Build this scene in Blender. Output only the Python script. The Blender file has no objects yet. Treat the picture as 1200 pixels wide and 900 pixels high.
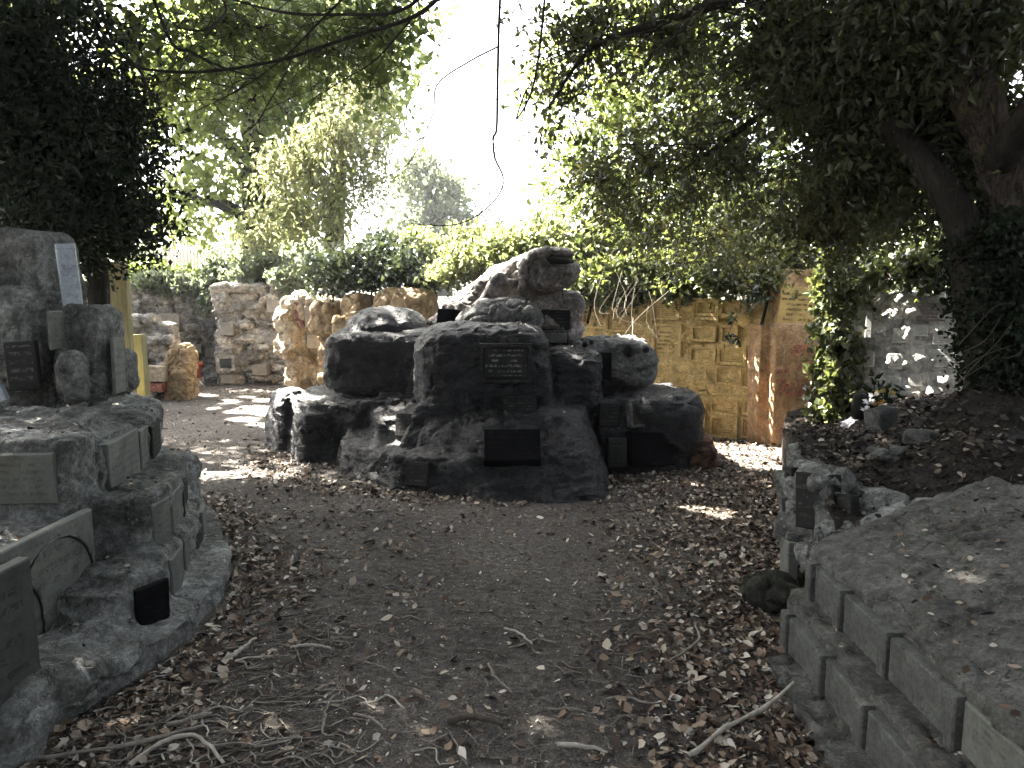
import bpy, math, random
import numpy as np
from mathutils import Vector, Matrix
random.seed(7)
RNG = np.random.default_rng(11)
scene = bpy.context.scene
COL = scene.collection

# ------------------------------------------------------------------ camera
F = 880.0; PITCH = math.atan(110/880); EYE = 1.6
cam_d = bpy.data.cameras.new('camera'); cam = bpy.data.objects.new('camera', cam_d); COL.objects.link(cam)
cam.location = (0, 0, EYE); cam.rotation_euler = (math.pi/2 - PITCH, 0, 0)
cam_d.sensor_width = 36; cam_d.lens = 36*F/1200; cam_d.clip_end = 1000; cam_d.clip_start = 0.05
scene.camera = cam

def ray(u, v):
    r = (u-600)/F; a = (450-v)/F
    return np.array((r, math.cos(PITCH)+a*math.sin(PITCH), -math.sin(PITCH)+a*math.cos(PITCH)))
def W(u, v, Y):
    d = ray(u, v); t = Y/d[1]; return np.array((d[0]*t, Y, EYE+d[2]*t))
def G(u, v, z=0.0):
    d = ray(u, v); t = (z-EYE)/d[2]; return np.array((d[0]*t, d[1]*t, z))

# ------------------------------------------------------------------ noise
_T = np.random.default_rng(3).random(65536).astype(np.float64)
def vnoise(p):
    i = np.floor(p).astype(np.int64); f = p-i; f = f*f*(3-2*f)
    def h(a, b, c): return _T[((a*73856093) ^ (b*19349663) ^ (c*83492791)) & 65535]
    x, y, z = i[:, 0], i[:, 1], i[:, 2]; fx, fy, fz = f[:, 0], f[:, 1], f[:, 2]
    def L(a, b, t): return a+(b-a)*t
    c0 = L(L(h(x, y, z), h(x+1, y, z), fx), L(h(x, y+1, z), h(x+1, y+1, z), fx), fy)
    c1 = L(L(h(x, y, z+1), h(x+1, y, z+1), fx), L(h(x, y+1, z+1), h(x+1, y+1, z+1), fx), fy)
    return L(c0, c1, fz)*2-1
def fbm(p, octv=4, gain=.5):
    s = 0; a = 1.0
    for k in range(octv):
        s = s+a*vnoise(p*(2.03**k)+17.3*k); a *= gain
    return s
def worley(p):
    i = np.floor(p).astype(np.int64); f1 = np.full(len(p), 9.0); f2 = np.full(len(p), 9.0); cid = np.zeros(len(p))
    for a in (-1, 0, 1):
        for b in (-1, 0, 1):
            for c in (-1, 0, 1):
                x, y, z = i[:, 0]+a, i[:, 1]+b, i[:, 2]+c
                h = ((x*73856093) ^ (y*19349663) ^ (z*83492791))
                q = np.stack([x+_T[h & 65535], y+_T[(h*31+7) & 65535], z+_T[(h*57+13) & 65535]], 1)
                d = np.linalg.norm(p-q, axis=1); n = d < f1
                f2 = np.where(n, f1, np.minimum(f2, d)); cid = np.where(n, _T[(h*91+5) & 65535], cid); f1 = np.where(n, d, f1)
    return f1, f2, cid
def gz(x, y):     # path surface
    x = np.asarray(x, float); y = np.asarray(y, float)
    p = np.stack([x.ravel(), y.ravel(), 0*x.ravel()], 1)
    return (.016*fbm(p*.9, 3)+.006*fbm(p*6+5, 2)).reshape(x.shape)

# ------------------------------------------------------------------ mesh helpers
def mesh_np(name, V, Fq, smooth=False):
    """V (n,3); Fq (m,k) equal sized faces"""
    me = bpy.data.meshes.new(name)
    V = np.ascontiguousarray(V, dtype=np.float32); Fq = np.ascontiguousarray(Fq, dtype=np.int32)
    m, k = Fq.shape
    me.vertices.add(len(V)); me.vertices.foreach_set('co', V.ravel())
    me.loops.add(m*k); me.loops.foreach_set('vertex_index', Fq.ravel())
    me.polygons.add(m)
    me.polygons.foreach_set('loop_start', np.arange(0, m*k, k, dtype=np.int32))
    me.polygons.foreach_set('use_smooth', np.full(m, smooth, dtype=bool))
    me.update(calc_edges=True)
    return me
def set_rnd(me, vals):
    a = me.attributes.new('rnd', 'FLOAT', 'FACE'); a.data.foreach_set('value', np.asarray(vals, np.float32))
def link(name, me, mat, parent=None, loc=(0, 0, 0), rot=None):
    o = bpy.data.objects.new(name, me); COL.objects.link(o)
    if mat and me is not None and not me.materials: me.materials.append(mat)
    o.location = loc
    if rot: o.rotation_euler = rot
    if parent: o.parent = parent
    return o
def put(name, V, Fq, mat, parent=None, smooth=False, rnd=None):
    """world-space geometry -> object whose origin sits at the centre of its base"""
    V = np.asarray(V, float)
    org = np.array(((V[:, 0].min()+V[:, 0].max())/2, (V[:, 1].min()+V[:, 1].max())/2, V[:, 2].min()))
    me = mesh_np(name, V-org, Fq, smooth)
    if rnd is not None: set_rnd(me, rnd)
    pw = world_loc(parent) if parent else np.zeros(3)
    return link(name, me, mat, parent, tuple(org-pw))
def world_loc(o):
    l = np.array(o.location)
    while o.parent: o = o.parent; l = l+np.array(o.location)
    return l
def tag(o, label=None, cat=None, group=None, kind=None):
    if label: o['label'] = label
    if cat: o['category'] = cat
    if group: o['group'] = group
    if kind: o['kind'] = kind
    return o
def thing(name, loc, label, cat, group=None):
    o = bpy.data.objects.new(name, None); COL.objects.link(o); o.location = tuple(loc); o.empty_display_size = .2
    return tag(o, label, cat, group)

# --- primitives for rockwork: each returns (verts, list of faces)
_cube = {}
def cube_grid(n):
    if n in _cube: return _cube[n]
    V = []; Fc = []; idx = {}
    def vid(p):
        k = tuple(np.round(p, 6))
        if k not in idx: idx[k] = len(V); V.append(p)
        return idx[k]
    t = np.linspace(-1, 1, n+1)
    for ax in range(3):
        for s in (-1, 1):
            a, b = [(1, 2), (2, 0), (0, 1)][ax]
            for i in range(n):
                for j in range(n):
                    q = []
                    for (ii, jj) in ((i, j), (i+1, j), (i+1, j+1), (i, j+1)):
                        p = np.zeros(3); p[ax] = s; p[a] = math.tan(t[ii]*math.pi/4); p[b] = math.tan(t[jj]*math.pi/4); q.append(vid(p))
                    Fc.append(q if s > 0 else q[::-1])
    _cube[n] = (np.array(V), np.array(Fc)); return _cube[n]
def kball(c, r, k=4.0, yaw=0, tilt=(0, 0), taper=(1, 1), n=10, jit=0.0, seed=0, shear=(0, 0)):
    V, Fc = cube_grid(n); p = V.copy()
    nr = (np.abs(p)**k).sum(1)**(1/k); p = p/nr[:, None]
    if jit:
        p = p*(1+jit*fbm(p*1.3+seed*7.7+3, 2)[:, None])
    h = (p[:, 2]+1)/2
    p[:, 0] *= 1+(taper[0]-1)*h; p[:, 1] *= 1+(taper[1]-1)*h
    p = p*np.array(r)
    p[:, 0] += shear[0]*p[:, 2]; p[:, 1] += shear[1]*p[:, 2]
    M = np.array(Matrix.Rotation(yaw, 3, 'Z') @ Matrix.Rotation(tilt[0], 3, 'X') @ Matrix.Rotation(tilt[1], 3, 'Y'))
    return p@M.T+np.array(c), [tuple(f) for f in Fc]
def prism(poly, z0, z1, top=None, ztop=None):
    """plan polygon extruded; top = other plan polygon of equal length; ztop = list of heights"""
    n = len(poly); t = top or poly
    V = [(x, y, z0) for x, y in poly]+[(t[i][0], t[i][1], ztop[i] if ztop else z1) for i in range(n)]
    Fc = [tuple(range(n))[::-1], tuple(range(n, 2*n))]+[(i, (i+1) % n, n+(i+1) % n, n+i) for i in range(n)]
    a = sum(poly[i][0]*poly[(i+1) % n][1]-poly[(i+1) % n][0]*poly[i][1] for i in range(n))
    if a < 0: Fc = [f[::-1] for f in Fc]
    return np.array(V, float), Fc
def box(x0, x1, y0, y1, z0, z1): return prism([(x0, y0), (x1, y0), (x1, y1), (x0, y1)], z0, z1)
def join(prims):
    V = []; Fc = []; o = 0
    for v, f in prims:
        V.append(v); Fc += [tuple(i+o for i in q) for q in f]; o += len(v)
    return np.concatenate(V), Fc
def rock(name, prims, mat, parent=None, voxel=.02, amps=((1.5, .05), (6, .015)), strata=None, smooth_it=0, min_z=None, crack=(3.2, .035, .03)):
    V, Fc = join(prims)
    me = bpy.data.meshes.new('tmp'); me.from_pydata([tuple(v) for v in V], [], Fc); me.update()
    o = bpy.data.objects.new('tmp', me); COL.objects.link(o)
    md = o.modifiers.new('r', 'REMESH'); md.mode = 'VOXEL'; md.voxel_size = voxel
    if smooth_it:
        ms = o.modifiers.new('s', 'SMOOTH'); ms.factor = .5; ms.iterations = smooth_it
    dg = bpy.context.evaluated_depsgraph_get(); m2 = bpy.data.meshes.new_from_object(o.evaluated_get(dg))
    bpy.data.objects.remove(o); bpy.data.meshes.remove(me)
    n = len(m2.vertices); P = np.empty(n*3, np.float32); m2.vertices.foreach_get('co', P); P = P.reshape(-1, 3).astype(float)
    N = np.empty(n*3, np.float32); m2.vertices.foreach_get('normal', N); N = N.reshape(-1, 3).astype(float)
    d = np.zeros(n)
    for fr, am in amps: d += am*fbm(P*fr+fr, 3)
    if strata:
        fr, am, st = strata
        w = P+.12*np.stack([fbm(P*1.7, 2), fbm(P*1.7+9, 2), fbm(P*1.7+31, 2)], 1)
        q = fbm(w*np.array((fr/st, fr/st, fr)), 3)
        d += am*(1-2*np.abs(q))
    if crack:
        fr, step, cut = crack
        w = P*np.array((fr, fr, fr*1.5)); w = w+.35*np.stack([fbm(P*5, 2), fbm(P*5+9, 2), fbm(P*5+31, 2)], 1)
        f1, f2, cid = worley(w)
        d += step*(cid-.5)*np.clip((f2-f1)*5, 0, 1)-cut*np.exp(-((f2-f1)/.07)**2)
    P = P+N*d[:, None]
    if min_z is not None: P[:, 2] = np.maximum(P[:, 2], min_z)
    org = np.array(((P[:, 0].min()+P[:, 0].max())/2, (P[:, 1].min()+P[:, 1].max())/2, P[:, 2].min()))
    m2.vertices.foreach_set('co', np.ascontiguousarray(P-org, np.float32).ravel())
    m2.polygons.foreach_set('use_smooth', np.ones(len(m2.polygons), bool)); m2.update()
    m2.name = name; m2.materials.clear(); m2.materials.append(mat)
    pw = world_loc(parent) if parent else np.zeros(3)
    return link(name, m2, None, parent, tuple(org-pw))

def tube(path, radii, nseg=6, cap=True, bump=0.0):
    P = np.asarray(path, float); n = len(P)
    R = np.interp(np.linspace(0, 1, n), np.linspace(0, 1, len(radii)), radii) if len(radii) != n else np.asarray(radii, float)
    T = np.gradient(P, axis=0); T /= np.linalg.norm(T, axis=1)[:, None]+1e-9
    ref = np.array((0, 0, 1.0)) if abs(T[:, 2]).mean() < .8 else np.array((1.0, 0, 0))
    A = np.cross(T, ref); A /= np.linalg.norm(A, axis=1)[:, None]+1e-9; B = np.cross(T, A)
    ang = np.arange(nseg)*2*math.pi/nseg
    V = P[:, None, :]+R[:, None, None]*(np.cos(ang)[None, :, None]*A[:, None, :]+np.sin(ang)[None, :, None]*B[:, None, :])
    V = V.reshape(-1, 3)
    if bump:
        V = V+(V-np.repeat(P, nseg, 0))*(bump*fbm(V*np.array((14, 14, 3.)), 2))[:, None]
    i = np.arange(n-1)[:, None]*nseg; j = np.arange(nseg)[None, :]; j2 = (j+1) % nseg
    Fq = np.stack([i+j, i+j2, i+nseg+j2, i+nseg+j], -1).reshape(-1, 4)
    return V, Fq
def cat_q(parts):
    V = []; Fq = []; o = 0
    for v, f in parts: V.append(v); Fq.append(f+o); o += len(v)
    return np.concatenate(V), np.concatenate(Fq)
def spline(pts, n):
    P = np.asarray(pts, float); m = len(P)
    Q = np.vstack([2*P[0]-P[1], P, 2*P[-1]-P[-2]])
    out = []
    for t in np.linspace(0, m-1-1e-6, n):
        i = int(t); f = t-i; a, b, c, d = Q[i], Q[i+1], Q[i+2], Q[i+3]
        out.append(.5*((2*b)+(-a+c)*f+(2*a-5*b+4*c-d)*f*f+(-a+3*b-3*c+d)*f**3))
    return np.array(out)

# ------------------------------------------------------------------ foliage
def leaf_quads(C, N, D, L, Wd, curl=.18):
    """one folded rhombus per leaf: centre C, normal N, direction D, length L, width Wd"""
    D = D-(D*N).sum(1)[:, None]*N; D /= np.linalg.norm(D, axis=1)[:, None]+1e-9
    S = np.cross(N, D); L = L[:, None]; Wd = Wd[:, None]
    a = C-D*L*.5; b = C+S*Wd*.5+N*Wd*curl-D*L*.08; c = C+D*L*.5-N*L*curl*.6; d = C-S*Wd*.5+N*Wd*curl-D*L*.08
    V = np.stack([a, b, c, d], 1).reshape(-1, 3); n = len(C)
    return V, np.arange(4*n).reshape(n, 4)
def unit(a): return a/(np.linalg.norm(a, axis=1)[:, None]+1e-9)
SUN = np.array((-.75, .50, 1.05)); SUN = SUN/np.linalg.norm(SUN)
SUN_GAPS = []      # (point, radius): openings cut in the crowns so the sun reaches chosen spots
def sunlit(P, sc=1.0):
    keep = np.ones(len(P), bool)
    for q, r in SUN_GAPS:
        d = P-q; t = d@SUN; perp = np.linalg.norm(d-t[:, None]*SUN, axis=1)
        keep &= ~((perp < r*sc) & (t > .4))
    return keep
def clump_points(blobs, nclump, seed, shell=.55):
    r = np.random.default_rng(seed)
    vol = np.array([b[1][0]*b[1][1]*b[1][2]*(b[2] if len(b) > 2 else 1) for b in blobs])**.8; vol /= vol.sum()
    k = r.choice(len(blobs), nclump, p=vol)
    d = unit(r.normal(size=(nclump, 3))); rad = (shell**3+(1-shell**3)*r.random(nclump))**(1/3)
    rad = np.where(r.random(nclump) < .25, r.random(nclump)*shell, rad)
    c = np.array([b[0] for b in blobs]); q = np.array([b[1] for b in blobs])
    wob = 1+.35*fbm(d*2.1+k[:, None]*5.1, 2)
    return c[k]+d*(rad*wob)[:, None]*q[k], k, c
def foliage(name, blobs, nclump, per, spread, size, mat, parent, seed=1, droop=0.0, ratio=.55, shell=.55, upbias=.6, gaps=True, twigs=None, twig_r=.004, jitter=.35):
    r = np.random.default_rng(seed+100)
    C, k, bc = clump_points(blobs, nclump, seed, shell)
    if gaps:
        kp = sunlit(C, float(gaps)); C = C[kp]; k = k[kp]
    n = len(C)*per
    tone = np.repeat(r.random(len(C)), per)
    axis = unit(r.normal(size=(len(C), 3))+np.array((0, 0, -droop)))
    t = r.normal(size=n)*spread
    base = np.repeat(C, per, 0)
    P = base+np.repeat(axis, per, 0)*t[:, None]+r.normal(size=(n, 3))*spread*np.array((.55, .55, .45))
    if droop: P[:, 2] -= np.abs(t)*droop*.6
    N = unit(r.normal(size=(n, 3))*.8+np.array((0, 0, upbias)))
    D = unit(np.repeat(axis, per, 0)*.6+r.normal(size=(n, 3))*.8+np.array((0, 0, -.35-droop)))
    L = size*(1+jitter*r.normal(size=n)).clip(.45, 1.8)
    if gaps:
        kp = sunlit(P, float(gaps)); P = P[kp]; N = N[kp]; D = D[kp]; L = L[kp]; tone = tone[kp]; n = len(P)
    V, Fq = leaf_quads(P, N, D, L, L*ratio)
    rnd = (tone*.65+.35*r.random(n)).clip(0, 1)
    o = put(name, V, Fq, mat, parent, False, rnd)
    if twigs is not None:
        parts = []
        for i in r.choice(len(C), min(twigs[1], len(C)), replace=False):
            a = bc[k[i]]+(C[i]-bc[k[i]])*.25+r.normal(size=3)*.15*np.linalg.norm(C[i]-bc[k[i]])
            m = (a+C[i])/2+r.normal(size=3)*.12*np.linalg.norm(C[i]-a)
            parts.append(tube(spline([a, m, C[i]], 6), [twig_r*1.8, twig_r*.5], 3))
        v, f = cat_q(parts); put('twigs', v, f, twigs[0], parent)
    return o
def blob(u, v, Y, ru, rv, ry, w=1): return (W(u, v, Y), np.array((ru*Y/F, ry, rv*Y/F)), w)

# ------------------------------------------------------------------ materials
class NT:
    def __init__(s, name):
        s.m = bpy.data.materials.new(name); s.m.use_nodes = True; s.t = s.m.node_tree; s.n = s.t.nodes; s.l = s.t.links
        s.b = s.n['Principled BSDF']; s.out = s.n['Material Output']
    def add(s, t, **kw):
        x = s.n.new(t)
        for k, v in kw.items():
            if k in x.inputs.keys(): x.inputs[k].default_value = v
            else: setattr(x, k, v)
        return x
    def ramp(s, fac, stops, interp='LINEAR'):
        x = s.n.new('ShaderNodeValToRGB'); x.color_ramp.interpolation = interp
        e = x.color_ramp.elements
        while len(e) < len(stops): e.new(.5)
        for i, (p, c) in enumerate(stops):
            e[i].position = p; e[i].color = (*c, 1) if len(c) == 3 else c
        s.l.new(fac, x.inputs[0]); return x.outputs[0]
    def mix(s, fac, a, b, mode='MIX'):
        x = s.n.new('ShaderNodeMix'); x.data_type = 'RGBA'; x.blend_type = mode
        for sock, val in ((x.inputs[0], fac), (x.inputs[6], a), (x.inputs[7], b)):
            if hasattr(val, 'links'): s.l.new(val, sock)
            else: sock.default_value = val if not isinstance(val, tuple) else (*val, 1)
        return x.outputs[2]
    def math(s, op, a, b=0.0, clamp=False):
        x = s.n.new('ShaderNodeMath'); x.operation = op; x.use_clamp = clamp
        for i, v in enumerate((a, b)):
            if hasattr(v, 'links'): s.l.new(v, x.inputs[i])
            else: x.inputs[i].default_value = v
        return x.outputs[0]
    def noise(s, vec, scale, detail=6, rough=.6, dist=0.0):
        x = s.add('ShaderNodeTexNoise', Scale=scale, Detail=detail, Roughness=rough, Distortion=dist); s.l.new(vec, x.inputs['Vector']); return x.outputs['Fac']
    def vor(s, vec, scale, feature='F1', rnd=1.0):
        x = s.add('ShaderNodeTexVoronoi', feature=feature); x.inputs['Scale'].default_value = scale; s.l.new(vec, x.inputs['Vector']); return x
    def mapv(s, vec, scale):
        x = s.n.new('ShaderNodeMapping'); x.inputs['Scale'].default_value = scale; s.l.new(vec, x.inputs[0]); return x.outputs[0]
    def bump(s, h, strength=.5, dist=.02, prev=None):
        x = s.add('ShaderNodeBump', Strength=strength, Distance=dist); s.l.new(h, x.inputs['Height'])
        if prev: s.l.new(prev, x.inputs['Normal'])
        return x.outputs[0]
    def fin(s, col, rough=.85, nrm=None, spec=.3):
        if hasattr(col, 'links'): s.l.new(col, s.b.inputs['Base Color'])
        else: s.b.inputs['Base Color'].default_value = (*col, 1)
        if hasattr(rough, 'links'): s.l.new(rough, s.b.inputs['Roughness'])
        else: s.b.inputs['Roughness'].default_value = rough
        s.b.inputs['Specular IOR Level'].default_value = spec
        if nrm: s.l.new(nrm, s.b.inputs['Normal'])
        return s.m

def stone_mat(name, cols, scale=2.0, patch=None, patch_lim=(.56, .64), patch_scale=3.0, rough=.85, fine=40, bump=.5, spots=None, spec=.25, stretch=(1, 1, 1), bd=.02, cells=None, speck=None, grain=1.0):
    s = NT(name); tc = s.n.new('ShaderNodeTexCoord').outputs['Object']
    v = s.mapv(tc, stretch)
    a = s.noise(v, scale, 10, .7, .5)
    n = len(cols); c = s.ramp(a, [(.32+.36*i/(n-1), cols[i]) for i in range(n)])
    b = s.noise(v, scale*6, 9, .75, .3)
    c = s.mix(.9*grain, c, s.ramp(b, [(.30, (.25,)*3), (.5, (.95,)*3), (.70, (1.9,)*3)]), 'MULTIPLY')
    f1 = s.noise(v, fine, 8, .75)
    c = s.mix(.8*grain, c, s.ramp(f1, [(.30, (.35,)*3), (.52, (1,)*3), (.68, (1.6,)*3)]), 'MULTIPLY')
    if cells:
        vv = s.vor(s.mapv(v, (1, 1, cells[2] if len(cells) > 2 else 1.7)), cells[0]); g = s.n.new('ShaderNodeSeparateColor'); s.l.new(vv.outputs['Color'], g.inputs[0])
        c = s.mix(cells[1], c, s.ramp(g.outputs[0], [(0, (.35, .34, .33)), (.5, (.95, .93, .9)), (1, (1.6, 1.5, 1.35))]), 'MULTIPLY')
    if patch:
        pm = s.noise(tc, patch_scale, 12, .78, 1.0)
        pf = s.ramp(pm, [(patch_lim[0], (0, 0, 0)), (patch_lim[1], (1, 1, 1))])
        pf = s.mix(.7, pf, s.ramp(f1, [(.38, (.1,)*3), (.55, (1,)*3)]), 'MULTIPLY')
        c = s.mix(pf, c, patch)
    if speck:
        sv = s.vor(tc, speck[1]); sf = s.ramp(sv.outputs['Distance'], [(.16, (1, 1, 1)), (.3, (0, 0, 0))])
        sf = s.mix(1.0, sf, s.ramp(s.noise(tc, speck[1]*.22, 4), [(.56, (0, 0, 0)), (.62, (1, 1, 1))]), 'MULTIPLY')
        c = s.mix(sf, c, speck[0])
    wn = s.n.new('ShaderNodeVectorMath'); wn.operation = 'ADD'; s.l.new(v, wn.inputs[0])
    nz = s.add('ShaderNodeTexNoise', Scale=scale*3, Detail=4); s.l.new(v, nz.inputs['Vector']); sc = s.n.new('ShaderNodeVectorMath'); sc.operation = 'SCALE'; sc.inputs['Scale'].default_value = .35; s.l.new(nz.outputs['Color'], sc.inputs[0]); s.l.new(sc.outputs[0], wn.inputs[1])
    vr = s.vor(wn.outputs[0], scale*1.9, 'DISTANCE_TO_EDGE')
    cr = s.ramp(vr.outputs['Distance'], [(.0, (0, 0, 0)), (.025, (1, 1, 1))])
    crm = s.mix(1.0, cr, s.ramp(s.noise(tc, scale*1.3, 3), [(.44, (1, 1, 1)), (.56, (0, 0, 0))]), 'ADD')
    c = s.mix(.75*grain, c, s.mix(crm, (.18, .17, .16), (1, 1, 1)), 'MULTIPLY')
    nb = s.bump(b, min(1, bump*1.1), bd*2.5); nb = s.bump(f1, min(1, bump), bd*.9, nb); nb = s.bump(crm, .6*grain, bd*.8, nb)
    return s.fin(c, rough, nb, spec)

def plaque_mat(name, base, ink, rows=7, rough=.7, contrast=1.0, spec=.3, dens=.47, border=False, lscale=55):
    """weathered slab with rows of worn, unreadable lettering cut into it"""
    s = NT(name); tc = s.n.new('ShaderNodeTexCoord'); g = tc.outputs['Generated']; o = tc.outputs['Object']
    oi = s.n.new('ShaderNodeObjectInfo').outputs['Random']
    sx = s.n.new('ShaderNodeSeparateXYZ'); s.l.new(g, sx.inputs[0])
    z = s.math('MULTIPLY', sx.outputs[2], rows); fr = s.math('FRACT', z)
    inrow = s.math('MULTIPLY', s.math('GREATER_THAN', fr, .26), s.math('LESS_THAN', fr, .72))
    rowid = s.math('FLOOR', z)
    cmb = s.n.new('ShaderNodeCombineXYZ'); so = s.n.new('ShaderNodeSeparateXYZ'); s.l.new(o, so.inputs[0])
    s.l.new(so.outputs[0], cmb.inputs[0]); s.l.new(s.math('ADD', s.math('MULTIPLY', rowid, 3.7), s.math('MULTIPLY', oi, 91)), cmb.inputs[1]); s.l.new(s.math('MULTIPLY', so.outputs[2], .8), cmb.inputs[2])
    let = s.noise(cmb.outputs[0], lscale, 3, .6)
    letm = s.ramp(let, [(dens, (0, 0, 0)), (dens+.05, (1, 1, 1))])
    # row width varies
    cw = s.n.new('ShaderNodeCombineXYZ'); s.l.new(s.math('ADD', s.math('MULTIPLY', rowid, 7.13), s.math('MULTIPLY', oi, 57)), cw.inputs[0])
    wv = s.math('ADD', s.math('MULTIPLY', s.noise(cw.outputs[0], 1.7, 0), .5), .14)
    inx = s.math('LESS_THAN', s.math('ABSOLUTE', s.math('SUBTRACT', sx.outputs[0], .5)), wv)
    inz = s.math('MULTIPLY', s.math('GREATER_THAN', sx.outputs[2], .1), s.math('LESS_THAN', sx.outputs[2], .92))
    m = s.math('MULTIPLY', s.math('MULTIPLY', inrow, inx), inz)
    wear = s.ramp(s.noise(o, 9, 4), [(.38, (0, 0, 0)), (.55, (1, 1, 1))])
    m = s.math('MULTIPLY', s.math('MULTIPLY', m, letm), wear)
    m = s.math('MULTIPLY', m, contrast)
    a = s.noise(o, 6, 9, .7, .5)
    c = s.mix(1.0, base, s.ramp(a, [(.3, (.55,)*3), (.7, (1.45,)*3)]), 'MULTIPLY')
    c = s.mix(.5, c, s.ramp(s.noise(o, 60, 6, .7), [(.3, (.6,)*3), (.7, (1.4,)*3)]), 'MULTIPLY')
    c = s.mix(s.math('MULTIPLY', s.math('SUBTRACT', oi, .3), .35, True), c, tuple(x*.45 for x in base))
    c = s.mix(m, c, ink)
    h = s.math('SUBTRACT', s.noise(o, 70, 6, .7), s.math('MULTIPLY', m, 1.2))
    return s.fin(c, rough, s.bump(h, .5, .004), spec)

def leaf_mat(name, cols, trans=.4, tcol=None, rough=.45, spec=.4):
    s = NT(name); at = s.n.new('ShaderNodeAttribute'); at.attribute_name = 'rnd'
    c = s.ramp(at.outputs['Fac'], [(i/(len(cols)-1), cols[i]) for i in range(len(cols))])
    s.fin(c, rough, None, spec)
    tr = s.n.new('ShaderNodeBsdfTranslucent')
    tc = s.ramp(at.outputs['Fac'], [(i/(len(tcol)-1), tcol[i]) for i in range(len(tcol))]) if tcol else c
    s.l.new(tc, tr.inputs[0])
    mx = s.n.new('ShaderNodeMixShader'); mx.inputs[0].default_value = trans
    s.l.new(s.b.outputs[0], mx.inputs[1]); s.l.new(tr.outputs[0], mx.inputs[2]); s.l.new(mx.outputs[0], s.out.inputs[0])
    return s.m
def bark_mat(name, c0, c1, scale=9, bump=.8):
    s = NT(name); tc = s.n.new('ShaderNodeTexCoord').outputs['Object']; v = s.mapv(tc, (1, 1, .22))
    a = s.noise(v, scale*2, 8, .7, 1.2); c = s.ramp(a, [(.35, c0), (.65, c1)])
    return s.fin(c, .9, s.bump(a, bump, .03), .15)
def rnd_mat(name, cols, rough=.8, spec=.2):
    s = NT(name); at = s.n.new('ShaderNodeAttribute'); at.attribute_name = 'rnd'
    return s.fin(s.ramp(at.outputs['Fac'], [(p, c) for p, c in cols]), rough, None, spec)
def plain(name, col, rough=.7, nscale=20, amt=.4, spec=.3, bump=.2):
    s = NT(name); tc = s.n.new('ShaderNodeTexCoord').outputs['Object']; a = s.noise(tc, nscale, 6, .65)
    c = s.mix(1.0, col, s.ramp(a, [(.3, (1-amt,)*3), (.7, (1+amt,)*3)]), 'MULTIPLY')
    return s.fin(c, rough, s.bump(a, bump, .01), spec)

M = {}
M['terrace'] = stone_mat('terrace_stone', [(.06, .061, .055), (.165, .168, .153), (.30, .302, .284), (.15, .152, .138)], 2.2, (.58, .59, .58), (.545, .63), 2.4, .85, 38, .9, speck=((.36, .36, .34), 26))
M['black_rock'] = stone_mat('blackened_rock', [(.003, .003, .004), (.009, .009, .010), (.03, .03, .031), (.008, .0078, .0075)], 2.4, (.17, .17, .17), (.56, .70), 2.2, .5, 30, 1.0, None, .5, (1, 1, 2.8))
M['grey_rock'] = stone_mat('grey_weathered_rock', [(.06, .06, .057), (.17, .168, .16), (.27, .265, .25)], 2.4, (.03, .03, .03), (.58, .66), 2.8, .85, 34, .7)
M['statue'] = stone_mat('weathered_sculpture_stone', [(.05, .047, .043), (.20, .18, .168), (.44, .39, .36)], 2.0, (.03, .029, .028), (.52, .60), 2.8, .85, 34, .6)
M['brown_rock'] = stone_mat('brown_rock', [(.05, .03, .02), (.13, .075, .05), (.2, .15, .11)], 2.6, None, rough=.85)
M['sandstone'] = stone_mat('yellow_sandstone', [(.34, .24, .095), (.52, .37, .15), (.60, .45, .2), (.48, .27, .13)], 1.2, (.25, .23, .09), (.55, .72), 1.8, .9, 45, .7, grain=.7)
M['red_sand'] = stone_mat('reddish_sandstone', [(.26, .15, .08), (.40, .24, .125), (.48, .32, .18), (.40, .19, .12)], 1.8, (.25, .2, .11), (.58, .7), 1.6, .9, 45, .6, grain=.7)
M['cream'] = stone_mat('cream_rock', [(.25, .19, .12), (.45, .37, .26), (.58, .5, .38)], 2.2, None, rough=.9, bump=.8, grain=.8)
M['brown_block'] = stone_mat('brown_sandstone_block', [(.16, .11, .06), (.32, .23, .13), (.40, .31, .2)], 1.8, (.14, .13, .11), (.57, .7), 2.2, .9, 40, .6, grain=.8)
M['rubble'] = stone_mat('rubble_stone', [(.16, .145, .128), (.31, .285, .25), (.42, .39, .345), (.25, .22, .185)], 1.9, (.45, .43, .40), (.6, .7), 3, .9, 34, .9, cells=(4.5, .65, 1.9))
M['white_wall'] = stone_mat('whitewashed_stone', [(.5, .5, .46), (.70, .70, .66), (.80, .80, .77)], 2.6, (.25, .25, .21), (.58, .7), 3.4, .85, 40, .8, cells=(8, .5), grain=.7)
M['concrete'] = stone_mat('rendered_concrete', [(.09, .089, .08), (.155, .153, .14), (.21, .207, .19)], 2.0, (.06, .054, .045), (.55, .68), 2.6, .9, 60, .8, None, .2, grain=.9)
M['panel'] = stone_mat('panel_stone', [(.085, .087, .08), (.135, .138, .126), (.175, .177, .163)], 2.2, (.07, .068, .058), (.57, .7), 3.0, .9, 70, .6, None, .2, grain=.6)
M['slab'] = stone_mat('olive_stone_slab', [(.20, .18, .09), (.28, .25, .13), (.33, .30, .17)], 1.6, (.2, .19, .1), (.58, .72), 2.0, .85, 60, .3, None, .2, (2.5, 2.5, .35), grain=.4)
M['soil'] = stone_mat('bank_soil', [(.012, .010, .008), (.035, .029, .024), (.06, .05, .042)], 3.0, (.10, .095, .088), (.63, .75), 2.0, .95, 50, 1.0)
M['upper'] = stone_mat('upper_soil', [(.02, .02, .012), (.05, .05, .03), (.07, .07, .04)], 2.0)
M['mossy'] = stone_mat('mossy_dark_stone', [(.012, .014, .009), (.03, .032, .022), (.06, .058, .048)], 4)
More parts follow.
